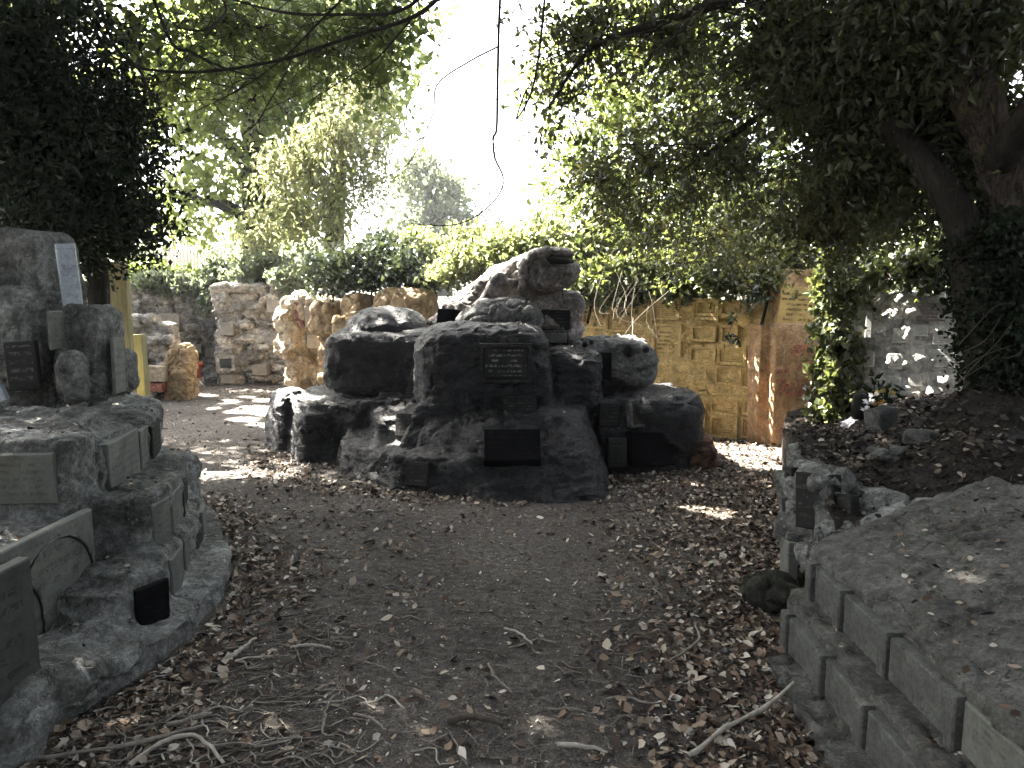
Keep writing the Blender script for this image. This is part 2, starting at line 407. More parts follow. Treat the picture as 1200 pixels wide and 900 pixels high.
M['old_red'] = stone_mat('dark_red_stone', [(.10, .05, .04), (.2, .10, .08), (.28, .17, .14)], 5, None, rough=.9)
M['brick'] = stone_mat('old_red_brick', [(.30, .11, .07), (.42, .18, .12), (.5, .27, .2)], 4, None, rough=.9, fine=60)

M['p_grey'] = plaque_mat('grey_inscribed_stone', (.13, .134, .117), (.04, .04, .035), 7, .75, .6)
M['p_dark'] = plaque_mat('dark_inscribed_stone', (.018, .018, .0165), (.075, .075, .07), 6, .8, .9, .15)
M['p_main'] = plaque_mat('main_plaque', (.02, .02, .018), (.2, .2, .185), 6, .7, .95, .2)
M['p_near'] = plaque_mat('large_inscribed_slab', (.055, .058, .05), (.012, .012, .011), 10, .75, .75, .3, .47, False, 42)
M['p_black'] = plaque_mat('black_slate', (.002, .002, .0025), (.012, .012, .013), 6, .7, .8, .08)
M['p_brass'] = plaque_mat('tarnished_plate', (.05, .04, .022), (.13, .11, .07), 5, .5, .8)
M['p_sand'] = plaque_mat('sandstone_inscribed', (.55, .395, .165), (.14, .09, .035), 9, .85, .95, .2, .42)
M['p_pale'] = plaque_mat('whitewashed_inscribed', (.56, .56, .52), (.2, .2, .17), 9, .85, .8, .2, .43)
M['p_purple'] = plaque_mat('purple_grey_plate', (.20, .17, .17), (.5, .5, .48), 5, .6, .9)
M['p_rubble'] = plaque_mat('rubble_inscribed', (.24, .215, .18), (.12, .1, .08), 7, .85, .5)
M['p_shiny'] = plaque_mat('pale_polished_slate', (.30, .34, .38), (.12, .13, .15), 7, .12, .5, .9)
M['p_pit'] = plain('shade_and_ornament_dark', (.012, .012, .011), .9, 20, .4)  # near-black standing in for shade inside recesses; the ornament shares it

M['bark'] = bark_mat('rough_bark', (.010, .008, .007), (.14, .112, .09), 14, 1.0)
M['bark_dark'] = bark_mat('dark_bark', (.012, .011, .009), (.045, .038, .03))
M['twig_dark'] = plain('dark_twig', (.02, .017, .013), .85, 30)
M['stick'] = plain('grey_stick', (.19, .17, .145), .85, 40, .45)
M['stick_pale'] = plain('pale_stick', (.32, .295, .25), .85, 40, .35)
M['stick_brown'] = plain('brown_stick', (.07, .058, .045), .85, 40, .45)
M['stem_pale'] = plain('dry_stem', (.11, .095, .07), .8, 30, .3)

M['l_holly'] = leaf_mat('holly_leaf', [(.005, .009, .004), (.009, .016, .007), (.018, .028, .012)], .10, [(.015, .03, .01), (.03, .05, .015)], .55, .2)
M['l_over'] = leaf_mat('overhang_leaf', [(.03, .05, .022), (.05, .075, .03), (.075, .1, .04)], .5, [(.09, .13, .04), (.19, .235, .075), (.29, .32, .11)])
M['l_roof'] = leaf_mat('roof_leaf', [(.035, .042, .03), (.05, .06, .04), (.07, .08, .055)], .4, [(.09, .095, .06), (.15, .155, .09), (.2, .2, .12)])
M['l_right'] = leaf_mat('tree_leaf_dark', [(.018, .026, .012), (.034, .044, .019), (.06, .07, .03)], .34, [(.06, .075, .02), (.14, .145, .04), (.22, .2, .07)], .4, .5)
M['l_syc'] = leaf_mat('sycamore_leaf', [(.06, .09, .025), (.09, .13, .035), (.13, .16, .05)], .58, [(.16, .23, .055), (.27, .33, .085), (.39, .40, .12)])
M['l_weep'] = leaf_mat('drooping_leaf', [(.10, .13, .045), (.15, .18, .06), (.22, .21, .09)], .5, [(.24, .28, .11), (.36, .37, .17), (.45, .41, .22)])
M['l_far'] = leaf_mat('far_leaf', [(.075, .09, .06), (.10, .118, .078), (.14, .155, .10)], .45, [(.17, .21, .11), (.26, .29, .16)])
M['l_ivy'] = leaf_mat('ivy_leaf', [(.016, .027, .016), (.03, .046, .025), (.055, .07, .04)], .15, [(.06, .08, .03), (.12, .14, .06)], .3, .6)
M['l_ivy_b'] = leaf_mat('sunlit_ivy_leaf', [(.06, .08, .035), (.10, .125, .05), (.15, .165, .075)], .4, [(.17, .21, .07), (.28, .31, .11), (.36, .36, .15)], .3, .7)  # ivy leaf in lighter colours, sunlight painted into them
M['l_ivy_c'] = leaf_mat('mixed_ivy_leaf', [(.03, .045, .018), (.07, .085, .035), (.13, .13, .06)], .28, [(.1, .13, .03), (.2, .22, .06)], .33, .6)

def ground_mat():
    s = NT('path_soil'); tc = s.n.new('ShaderNodeTexCoord').outputs['Object']
    a = s.noise(tc, .7, 8, .6, .3); c = s.ramp(a, [(.32, (.070, .062, .055)), (.5, (.126, .113, .101)), (.7, (.188, .17, .152))])
    b = s.noise(tc, 26, 8, .75); c = s.mix(1.0, c, s.ramp(b, [(.3, (.35,)*3), (.5, (.95,)*3), (.7, (1.7,)*3)]), 'MULTIPLY')
    c = s.mix(.8, c, s.ramp(s.noise(tc, 110, 5, .7), [(.3, (.3,)*3), (.52, (1,)*3), (.66, (2.0,)*3)]), 'MULTIPLY')
    vr = s.vor(tc, 60); sp = s.ramp(vr.outputs['Distance'], [(.10, (1, 1, 1)), (.2, (0, 0, 0))])
    sp = s.mix(1.0, sp, s.ramp(s.noise(tc, 17, 3), [(.55, (0, 0, 0)), (.62, (1, 1, 1))]), 'MULTIPLY')
    c = s.mix(s.math('MULTIPLY', sp, .6), c, (.19, .18, .165))
    nb = s.bump(b, 1.0, .035); nb = s.bump(s.noise(tc, 130, 5, .7), .9, .010, nb); nb = s.bump(sp, .4, .006, nb)
    return s.fin(c, .95, nb, .15)
M['ground'] = ground_mat()

# ------------------------------------------------------------------ plaques
def plaque(parent, A, B, h, mat, t=.035, tilt=0.0, name='memorial_plaque', out=.012, arch=False, frame=None, label=None, zlift=0.0):
    """slab whose lower edge runs from A to B (world points), height h, standing proud of the face by `out`"""
    A = np.asarray(A, float); B = np.asarray(B, float); d = B-A; w = math.hypot(d[0], d[1]); yaw = math.atan2(d[1], d[0])
    c = (A+B)/2; nrm = np.array((math.sin(yaw), -math.cos(yaw), 0)); c = c+nrm*(out-t/2); c[2] += zlift
    roll = math.atan2(d[2], w)
    b = min(.006, t*.3)
    if arch:
        pts = [(-w/2, 0), (w/2, 0), (w/2, h-w/2*.9)]
        for i in range(1, 12):
            a = i*math.pi/12; pts.append((math.cos(a)*w/2, h-w/2*.9+math.sin(a)*w/2*.9))
        pts.append((-w/2, h-w/2*.9))
    else:
        r = random.Random(int(w*1e4)+int(h*1e4)); j = lambda: r.uniform(-.004, .004)
        pts = [(-w/2+j(), j()), (w/2+j(), j()), (w/2+j(), h+j()), (-w/2+j(), h+j())]
    n = len(pts); cx = 0; cz = h/2
    def ring(y, ins): return [(x-(b*ins if x > 0 else -b*ins), y, z-(b*ins if z > cz else -b*ins)) for x, z in pts]
    V = ring(t/2, 0)+ring(-t/2+b, 0)+ring(-t/2, 1)
    Fc = [tuple(range(n))]+[tuple(range(2*n, 3*n))[::-1]]
    for k in (0, 1):
        Fc += [(k*n+i, (k+1)*n+i, (k+1)*n+(i+1) % n, k*n+(i+1) % n) for i in range(n)]
    Fc = [f[::-1] for f in Fc]
    me = bpy.data.meshes.new(name); me.from_pydata(V, [], Fc); me.update()
    o = link(name, me, mat, parent, tuple(c-world_loc(parent)), (tilt, -roll, yaw))
    if label: o['label'] = label
    if frame:
        fw, ft = frame[1], frame[2]; prs = []
        for (x0, x1, z0, z1) in ((-w/2-fw, -w/2, -fw, h+fw), (w/2, w/2+fw, -fw, h+fw), (-w/2, w/2, -fw, 0), (-w/2, w/2, h, h+fw)):
            prs.append(box(x0, x1, -t/2-ft, t/2, z0, z1))
        V2, F2 = join(prs); m2 = bpy.data.meshes.new('frame'); m2.from_pydata([tuple(v) for v in V2], [], F2); m2.update()
        link('frame', m2, frame[0], o)
    return o

# ================================================================== THE PLACE
# openings cut in the crowns to place the sun patches
for (u, v, r) in ((870, 536, .24), (900, 548, .16), (840, 524, .16), (812, 597, .10), (848, 603, .10), (880, 535, .22), (860, 545, .2), (890, 528, .22), (915, 536, .2), (300, 478, .24), (262, 471, .2), (285, 491, .2), (243, 464, .16), (315, 484, .22), (276, 482, .18), (250, 478, .12), (300, 497, .14), (318, 498, .18), (308, 470, .16), (290, 466, .12)):
    SUN_GAPS.append((G(u, v), r))
for p, r in ((W(330, 445, 7.6), .2), (W(352, 445, 7.5), .14), (W(455, 490, 6.5), .10), (W(545, 345, 7.6), .2), (W(580, 325, 7.5), .16), (W(625, 320, 7.4), .12),
             (W(905, 480, 7.6), .16), (W(900, 440, 7.7), .12), (W(905, 510, 7.6), .16), (W(350, 400, 11.3), .6), (W(350, 430, 11.3), .5), (W(1068, 446, 6.5), .2), (W(1116, 420, 6.3), .2), (W(1114, 450, 6.3), .2), (W(1075, 410, 6.45), .2), (W(1095, 430, 6.4), .2), (W(1100, 390, 6.35), .2), (W(1045, 450, 6.7), .18), (W(1060, 380, 6.5), .16), (W(1052, 470, 6.5), .07), (W(1030, 400, 6.7), .08), (W(1020, 440, 6.75), .08), (W(1090, 378, 6.3), .06), (W(1062, 486, 5.9), .16), (W(1090, 480, 6.0), .16), (W(1035, 500, 5.9), .12), (W(1015, 514, 5.2), .05), (W(985, 300, 6.6), .10), (W(975, 380, 6.65), .12), (W(985, 450, 6.65), .12), (W(968, 480, 6.7), .12), (W(1040, 320, 6.4), .12), (W(1140, 685, 2.7), .05), (W(1160, 672, 2.75), .055)):
    SUN_GAPS.append((p, r))
for x, y in ((1.7, 8.05), (1.35, 8.25), (1.0, 8.45), (2.0, 7.85), (2.35, 7.5)): SUN_GAPS.append((np.array((x, y, 0.)), .36))  # added sun pools behind the mound, bouncing light onto the yellow wall

for i, (u, v, Y) in enumerate(((790, 370, 8.7), (800, 395, 8.65), (775, 400, 8.75), (812, 440, 8.55), (760, 385, 8.8), (830, 380, 8.4), (845, 420, 8.3), (860, 360, 8.2), (872, 400, 8.15), (885, 378, 8.1), (740, 360, 8.9), (890, 440, 8.05), (855, 470, 8.25), (875, 490, 8.15), (830, 490, 8.4), (715, 370, 9.0), (815, 360, 8.5), (898, 410, 8.0))):
    SUN_GAPS.append((W(u, v, Y), .15+.10*((i*7) % 5)/4))
# ---- ground
def ground():
    def axis(a, b, st, far):
        core = np.arange(a, b+1e-6, st); k = np.geomspace(.3, far, 14)
        return np.concatenate([(a-k)[::-1], core, b+k])
    xs = axis(-7, 5, .05, 250); ys = axis(1.2, 14.5, .05, 250)
    X, Y = np.meshgrid(xs, ys); Z = gz(X, Y)*np.exp(-np.maximum(0, np.hypot(X, Y-6)-12)/4)
    V = np.stack([X.ravel(), Y.ravel(), Z.ravel()], 1); nx = len(xs); ny = len(ys)
    i = (np.arange(ny-1)[:, None]*nx+np.arange(nx-1)[None, :]).ravel()
    me = mesh_np('ground', V, np.stack([i, i+1, i+nx+1, i+nx], 1), True)
    tag(link('ground', me, M['ground']), 'dark trodden earth path with pale specks winding round the mound', 'path', None, 'structure')
ground()
# raised ground behind the enclosing walls
def upper():
    inner = [(-60, 1.5), (-4.6, 1.5), (-4.6, 5.6), (-6.2, 8.0), (-7.2, 12.6), (-5.4, 14.1), (-3.7, 13.4), (-3.0, 12.0), (-2.4, 11.0), (.9, 9.5), (2.7, 8.3), (3.35, 8.0), (3.55, 7.2), (4.3, 6.9), (9, 6.6), (60, 6)]
    V = []; n = len(inner)
    for x, y in inner: V.append((x, y, -.1))
    for x, y in inner: V.append((x, y, 1.28))
    outer = [(-90, 2), (-90, 30), (-80, 60), (-60, 90), (-40, 110), (-25, 120), (-15, 125), (-5, 125), (5, 125), (15, 125), (25, 120), (40, 110), (60, 90), (80, 60), (90, 30), (90, 6)]
    for x, y in outer: V.append((x, y, 1.6))
    Fq = [(i, i+1, n+i+1, n+i) for i in range(n-1)]+[(n+i, n+i+1, 2*n+i+1, 2*n+i) for i in range(n-1)]
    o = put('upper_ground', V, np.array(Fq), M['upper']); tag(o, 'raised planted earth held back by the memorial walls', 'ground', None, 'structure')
upper()

# ---- bank on the right
BX = np.array([(1.34, 1.4, .35), (1.34, 2.4, .34), (1.36, 3.3, .34), (2.0, 3.0, .52), (1.7, 2.4, .40), (1.7, 3.1, .40), (2.1, 2.4, .5), (2.2, 2.9, .60), (1.7, 4.5, .62), (2.1, 4.6, .66), (2.63, 5.3, .63), (3.32, 5.5, .80), (3.0, 4.5, 1.0), (2.87, 6.9, .40), (2.0, 5.6, .52), (2.45, 6.8, .26), (2.2, 2, .58), (3, 3, 1.0), (5, 4, 1.6), (5, 6, 1.3), (4.5, 2, 1.5), (4.2, 6.9, .9), (1.5, 3.8, .52), (2.3, 6.2, .42), (3.5, 6.4, .66), (7, 5, 2.0), (7, 2, 2.0), (3.3, 1.5, 1.1), (2.6, 3.8, .84)])
def bank_z(x, y):
    x = np.asarray(x, float); y = np.asarray(y, float)
    d2 = (x.ravel()[:, None]-BX[:, 0])**2+(y.ravel()[:, None]-BX[:, 1])**2+.01
    w = d2**-1.6; z = (w*BX[:, 2]).sum(1)/w.sum(1)
    p = np.stack([x.ravel(), y.ravel(), 0*x.ravel()], 1)
    return (z+.035*fbm(p*1.6, 3)+.012*fbm(p*7, 2)).reshape(x.shape)
EDGE_Y = [1.0, 3.3, 3.45, 3.9, 4.4, 7.0, 7.4]; EDGE_X = [1.44, 1.44, 1.55, 1.66, 1.74, 2.56, 2.75]
def edge_x(y): return np.interp(y, EDGE_Y, EDGE_X)
def bank():
    ys = np.arange(1.0, 7.41, .05); vs = np.concatenate([np.arange(0, 3.2, .05), np.geomspace(3.2, 7, 14)])
    Yg, Vg = np.meshgrid(ys, vs, indexing='ij'); X = edge_x(Yg)+Vg; Z = bank_z(X, Yg)
    X0 = X[:, :1]; Xa = np.concatenate([X0, X], 1); Ya = np.concatenate([Yg[:, :1], Yg], 1); Za = np.concatenate([Z[:, :1]*0-.1, Z], 1)
    nv = Xa.shape[1]; V = np.stack([Xa.ravel(), Ya.ravel(), Za.ravel()], 1)
    i = (np.arange(len(ys)-1)[:, None]*nv+np.arange(nv-1)[None, :]).ravel()
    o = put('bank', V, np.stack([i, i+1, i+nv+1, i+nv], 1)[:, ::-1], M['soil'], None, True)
    tag(o, 'dark leaf-strewn earth bank rising to the right under the leaning tree', 'bank', None, 'structure')
bank()

def backing(A, B, h, depth=.16, side=.035, top=.05, low=.03, front=.0, k=7, seed=0):
    """cemented block that carries an inscribed stone: its front lies in the stone's plane"""
    A = np.asarray(A, float); B = np.asarray(B, float); d = B-A; w = math.hypot(d[0], d[1]); yaw = math.atan2(d[1], d[0]); n = np.array((math.sin(yaw), -math.cos(yaw), 0))
    c = (A+B)/2-n*(depth-front); hz = (h+top+low)/2; c[2] += h/2+(top-low)/2
    return kball(c, (w/2+side, depth, hz), k, yaw, taper=(.97, .93), jit=.03, seed=seed, n=10)
LEDGES = {}
# ---- left terrace --------------------------------------------------------------
def left_terrace():
    t = thing('memorial_terrace', (-2.6, 4.0, 0), 'stepped grey memorial rockwork with inscribed stones, in the left foreground beside the path', 'memorial terrace')
    P = []
    kerb = [(-1.95, 1.5), (-1.80, 2.3), (-1.60, 2.74), (-1.50, 3.05), (-1.46, 3.3), (-1.52, 3.8), (-1.64, 4.2), (-1.88, 4.7), (-2.12, 5.1), (-2.42, 5.5), (-3.1, 5.95), (-4.6, 6.0), (-4.6, 1.5)]
    P.append(prism(kerb, -.1, .125))
    # rough foot below the arched stone
    for (u, v, Y, rx, ry, rz) in ((95, 770, 2.85, .22, .3, .10), (145, 765, 3.0, .15, .2, .07), (30, 850, 2.5, .13, .25, .11)):
        c = W(u, v, Y); P.append(kball((c[0]-.04, c[1], .10), (rx, ry, rz+.03), 2.6, .3, jit=.2, seed=u))
    P.append(prism([(-2.9, 1.5), (-1.86, 1.5), (-1.79, 2.60), (-2.9, 2.62)], 0, .62))
    P.append(prism([(-3.2, 2.5), (-2.03, 2.5), (-2.0, 3.45), (-3.2, 3.5)], 0, .5, None, [.68, .54, .53, .66]))
    P.append(prism([(-2.4, 3.12), (-1.69, 3.06), (-1.615, 3.32), (-1.68, 3.60), (-1.71, 3.75), (-1.79, 4.1), (-1.86, 4.32), (-2.0, 4.6), (-2.2, 4.95), (-2.5, 5.3), (-3.2, 5.6), (-3.2, 3.3)], 0, .31))
    P.append(prism([(-2.6, 3.45), (-1.80, 3.55), (-1.79, 3.78), (-1.85, 4.06), (-1.93, 4.32), (-2.05, 4.6), (-2.25, 4.9), (-2.6, 5.2), (-3.2, 5.4), (-3.2, 3.5)], 0, .55))
    c = G(220, 600, .1); P.append(kball((c[0]-.07, c[1], .24), (.13, .17, .26), 4))
    P.append(prism([(-3.4, 3.9), (-2.14, 3.82), (-2.22, 4.38), (-2.31, 4.74), (-2.42, 5.1), (-2.9, 5.6), (-4.4, 5.8), (-4.4, 4)], 0, .84, None, [.98, .83, .82, .8, .82, .85, .9, .98]))
    P.append(prism([(-4.2, 3.36), (-2.03, 3.40), (-2.07, 3.68), (-2.24, 3.86), (-2.3, 4.2), (-4.2, 4.2)], 0, .9, None, [.96, .91, .9, .9, .96, .98]))
    P.append(kball((-2.45, 4.02, .72), (.25, .2, .2), 3, jit=.2))
    P.append(prism([(-4.6, 4.55), (-2.8, 4.6), (-2.85, 5.0), (-3.4, 5.7), (-4.6, 5.8)], 0, 1.3))
    FACES = [(201, 702, 214, 683, .10, .2, 'p_grey'), (216, 676, 228, 656, .10, .2, 'p_grey'), (229, 655, 236, 640, .10, .18, 'p_dark'), (237, 634, 240, 622, .10, .18, 'p_grey'),
             (180, 645, 199, 632, .32, .23, 'p_grey'), (202, 628, 213, 612, .32, .22, 'p_grey'), (214, 610, 219, 598, .32, .2, 'p_dark'),
             (128, 582, 163, 556, .52, .28, 'p_grey'), (165, 554, 177, 540, .52, .25, 'p_grey'), (178, 540, 187, 528, .54, .22, 'p_dark')]
    for i, (u0, v0, u1, v1, z, h, m) in enumerate(FACES): P.append(backing(G(u0, v0, z), G(u1, v1, z), h, .15, .06, .05, .12, .004, 12, i))
    P.append(backing(G(162, 746, .07), G(199, 729, .07), .215, .18, .05, .06, .05, .004, 12, 40))
    P.append(backing((-2.42, 3.355, .62), (-2.10, 3.375, .62), .24, .16, .07, .05, .1, .004, 10, 41))
    LEDGES['terrace'] = rock('rockwork', P, M['terrace'], t, .014, ((1.6, .022), (6, .010), (22, .004)), (6, .006, 2.0), 1, crack=(2.0, .016, .014))
    def bould(u0, u1, v0, v1, Y, ry, k, seed, yaw=0, taper=(.9, .9)):
        a = W(u0, v1, Y); b = W(u1, v0, Y); xr = W(u1, v0, Y+ry*1.55)[0]
        return kball(((a[0]+xr)/2, Y+ry, (a[2]+b[2])/2), ((xr-a[0])/2, ry, (b[2]-a[2])/2), k, yaw, taper=taper, jit=.06, seed=seed)
    sets = [[bould(-60, 96, 268, 372, 4.6, .22, 7, 1)], [bould(-60, 68, 340, 462, 4.35, .22, 4.5, 2)], [bould(60, 146, 360, 472, 4.45, .2, 5, 3)], [bould(60, 108, 412, 475, 4.2, .12, 2.6, 4)], [bould(136, 159, 410, 462, 4.9, .1, 3.5, 5)], [bould(-60, 20, 300, 400, 4.5, .2, 3.5, 6)]]
    for s in sets: rock('boulder', s, M['terrace'], t, .018, ((2.2, .02), (7, .010), (22, .004)), (5, .006, 1.5), 1, crack=(2.0, .010, .010))
    # inscribed stones
    plaque(t, (-1.83, 1.9, .06), (-1.735, 2.60, .08), .57, M['p_near'], .05, name='memorial_slab', label='large dark inscribed slab at the near end', out=.02)
    A = np.array((-2.0, 2.62, .14)); B = np.array((-1.965, 3.40, .14))
    plaque(t, A, B, .45, M['p_grey'], .04, name='memorial_slab', out=.012, label='grey slab carved with two overlapping arches')
    def arch(f0, f1, hh, off):
        d = (B-A)/np.linalg.norm(B-A); n = np.array((d[1], -d[0], 0)); p0 = A+(B-A)*f0+n*off; p1 = A+(B-A)*f1+n*off; w = np.linalg.norm(p1-p0)/2; c = (p0+p1)/2
        pts = [p0+np.array((0, 0, .02)), p0+np.array((0, 0, hh-w))]+[c+d*(-math.cos(x)*w)+np.array((0, 0, hh-w+math.sin(x)*w)) for x in np.linspace(.15, math.pi-.15, 14)]+[p1+np.array((0, 0, hh-w)), p1+np.array((0, 0, .02))]
        v, f = tube(spline(pts, 50), [.006], 6); put('arch_moulding', v, f, M['terrace'], t, True)
        v, f = tube(spline(pts, 50)+np.array((0, -.010, -.003)), [.0035], 5); put('groove_shade', v, f, M['p_pit'], t, True)  # dark tube beside the moulding paints the groove's shade
    arch(.34, .97, .40, .016); arch(.02, .50, .31, .018)
    plaque(t, A+np.array((.03, .02, -.03)), B+np.array((.03, 0, -.03)), .035, M['p_grey'], .06, name='sill', out=.03)
    plaque(t, G(162, 746, .07), G(199, 729, .07), .215, M['p_black'], .03, name='memorial_plaque', out=.012, label='small black slate plaque')
    for (u0, v0, u1, v1, z, h, m) in FACES: plaque(t, G(u0, v0, z), G(u1, v1, z), h, M[m], .035, out=.012)
    plaque(t, (-2.42, 3.355, .62), (-2.10, 3.375, .62), .24, M['p_grey'], .035, out=.014)
    plaque(t, W(12, 458, 4.28), W(50, 456, 4.28), .28, M['p_dark'], .03, out=.015)
    plaque(t, W(60, 410, 4.26), W(75, 408, 4.44), .22, M['p_grey'], .02, out=.01)
    plaque(t, W(134, 462, 4.50), W(146, 458, 4.72), .34, M['p_grey'], .02, out=.012)
    plaque(t, W(-14, 478, 4.1), W(11, 468, 4.12), .42, M['p_shiny'], .05, out=.02, label='pale grey slate slab')
    plaque(t, W(75, 364, 4.52), W(97, 363, 4.60), .40, M['p_shiny'], .025, tilt=-.10, out=.02, label='pale glossy slate catching the sky')
left_terrace()

# ---- central mound --------------------------------------------------------------
def mound():
    t = thing('memorial_mound', (-.2, 6.9, 0), 'large blackened stepped rock mound set with plaques in the middle of the path', 'memorial mound')
    P = []
    P.append(prism([(-2.55, 7.8), (-2.0, 6.95), (-1.62, 6.85), (-.6, 6.8), (-.3, 8.6), (-1.8, 8.9)], -.1, .56, [(-2.4, 7.75), (-1.92, 7.02), (-1.5, 6.95), (-.6, 6.85), (-.3, 8.5), (-1.8, 8.7)], [.55, .54, .57, .62, .66, .6]))
    P.append(kball(W(362, 515, 6.95)*np.array((1, 1, 0))+np.array((0, .05, .2)), (.17, .2, .27), 5, .6, taper=(.85, .85)))
    P.append(kball((-2.3, 7.65, .2), (.22, .25, .4), 5, .7, taper=(.8, .8)))
    # foot tiers in front
    P.append(prism([(-1.66, 6.8), (-1.54, 6.42), (-.98, 5.88), (-.55, 5.70), (.1, 5.55), (.1, 7), (-1.5, 7)], -.1, .27, [(-1.60, 6.75), (-1.44, 6.50), (-.94, 6.02), (-.5, 5.88), (.1, 5.8), (.1, 7), (-1.5, 7)], [.25, .25, .27, .27, .27, .42, .36]))
    P.append(prism([(-1.42, 7.0), (-1.26, 6.52), (-.74, 6.26), (-.3, 6.15), (.4, 6.1), (.5, 7.1), (-1.3, 7.2)], 0, .5, [(-1.34, 6.95), (-1.18, 6.58), (-.70, 6.36), (-.3, 6.28), (.4, 6.2), (.5, 7.1), (-1.3, 7.2)], [.47, .46, .52, .58, .58, .72, .64]))
    P.append(prism([(-.95, 5.84), (-.3, 5.55), (.2, 5.46), (.66, 5.50), (.79, 5.72), (.88, 6.4), (.6, 7), (-.9, 7)], -.1, .6, [(-.72, 6.34), (-.3, 6.24), (.1, 6.14), (.46, 6.08), (.58, 6.2), (.64, 6.5), (.5, 7), (-.8, 7)], [.50, .58, .60, .58, .54, .60, .7, .66]))
    # core
    P.append(prism([(-1.2, 7.0), (.9, 6.9), (1.2, 8.4), (-1.0, 8.6)], 0, 1.0, [(-.9, 7.1), (.7, 7.0), (1.0, 8.2), (-.9, 8.4)]))
    # right hand blocks
    P.append(kball((.55, 6.95, .72), (.26, .36, .36), 4.5, jit=.08, seed=4))
    P.append(prism([(.78, 6.36), (1.4, 6.42), (1.78, 6.56), (1.8, 7.5), (.6, 7.6)], -.1, .7, [(.78, 6.62), (1.34, 6.66), (1.62, 6.82), (1.6, 7.5), (.6, 7.5)], [.62, .66, .6, .66, .72]))
    P.append(kball((1.36, 6.75, .42), (.33, .32, .29), 3.2, jit=.1, seed=9))
    P.append(prism([(-.75, 6.3), (.36, 6.25), (.5, 7.2), (-.7, 7.2)], 0, .95, [(-.66, 6.42), (.3, 6.4), (.4, 7.0), (-.6, 7.0)]))
    P += [kball((-.25, 6.85, .84), (.60, .5, .47), 4.2, jit=.06, seed=2), kball((-.12, 6.8, 1.16), (.42, .42, .16), 3, jit=.1), prism([(-.98, 6.22), (.50, 6.12), (.62, 7.0), (-1.0, 7.1)], .2, .8, [(-.72, 6.5), (.26, 6.46), (.32, 7.0), (-.7, 7.0)])]
    LEDGES['mound'] = rock('rockwork', P, M['black_rock'], t, .015, ((1.5, .022), (5, .009), (20, .005)), (11, .013, 2.2), 5, crack=(1.5, .018, .012))
    rock('boulder', [kball((-1.13, 7.62, .88), (.71, .45, .31), 7, jit=.04, seed=5), kball((-1.28, 7.7, 1.14), (.42, .38, .27), 2.2)], M['black_rock'], t, .016, ((1.7, .025), (6, .010), (20, .005)), (10, .012, 2), 1, crack=None)
    # grey holed block, right
    b = kball((.95, 7.2, .93), (.42, .34, .22), 4, jit=.09, seed=6, taper=(.86, .9))
    o = rock('boulder', [b], M['grey_rock'], t, .014, ((2, .04), (7, .02), (22, .006)), None, 1); o['label'] = 'pale grey boulder with dark holes'
    for (u, v, r) in ((736, 411, .05), (757, 410, .03), (693, 401, .02), (685, 404, .025)):
        c = W(u, v, 6.87); put('hollow_shade', *kb_q(kball(c, (r, .03, r*1.05), 2.2, n=6, jit=.25, seed=u)), M['p_pit'], o, True)  # solid dark lumps, painted shade in place of real holes
    o = rock('boulder', [kball((-.15, 7.2, 1.28), (.41, .32, .23), 2.3, jit=.08, seed=8, shear=(.25, 0))], M['grey_rock'], t, .016, ((2, .03), (7, .012)), (6, .01, 1.6), 1)
    o['label'] = 'grey domed boulder in front of the sculpture'
    o = rock('boulder', [kball((1.68, 6.75, .1), (.17, .22, .17), 3, jit=.2, seed=12)], M['brown_rock'], t, .015, ((2.5, .04), (8, .015)), None, 1); o['label'] = 'reddish brown foot stone at the right corner'
    # plaques
    plaque(t, W(566, 444, 6.325), W(619, 444, 6.33), .27, M['p_main'], .05, out=.0, frame=(M['black_rock'], .03, .02), label='dark framed plaque on the main block')
    plaque(t, W(588, 485, 6.22), W(629, 485, 6.22), .15, M['p_dark'], .2, out=.015, tilt=-.05)
    plaque(t, W(567, 545, 5.70), W(634, 544, 5.70), .27, M['p_black'], .12, out=.03, tilt=-.62, label='large black slate plaque low on the front')
    plaque(t, W(674, 444, 6.86), W(716, 444, 6.86), .25, M['p_black'], .08, out=.02)
    plaque(t, W(741, 498, 6.5), W(776, 495, 6.55), .19, M['p_brass'], .12, out=.03, tilt=-.12, frame=(M['grey_rock'], .025, .01))
    plaque(t, W(738, 546, 6.36), W(788, 545, 6.42), .28, M['p_black'], .14, out=.03, tilt=-.1)
    plaque(t, W(712, 548, 6.35), W(734, 548, 6.35), .25, M['p_dark'], .12, out=.03, tilt=-.1)
    plaque(t, W(702, 500, 6.55), W(726, 500, 6.55), .2, M['p_dark'], .12, out=.02, tilt=-.1)
    plaque(t, W(395, 440, 7.22), W(424, 440, 7.22), .18, M['p_dark'], .08, out=.02)
    plaque(t, W(455, 440, 7.2), W(484, 440, 7.2), .26, M['p_black'], .08, out=.02)
    plaque(t, W(474, 571, 5.9), W(500, 573, 5.8), .19, M['p_dark'], .1, out=.0, tilt=-.3)
    plaque(t, W(440, 560, 6.12), W(462, 567, 5.98), .2, M['p_dark'], .1, out=.0, tilt=-.3)
    plaque(t, W(462, 512, 6.42), W(482, 514, 6.34), .2, M['p_dark'], .1, out=.0, tilt=-.2)
def kb_q(p): return p[0], np.array(p[1])
mound()

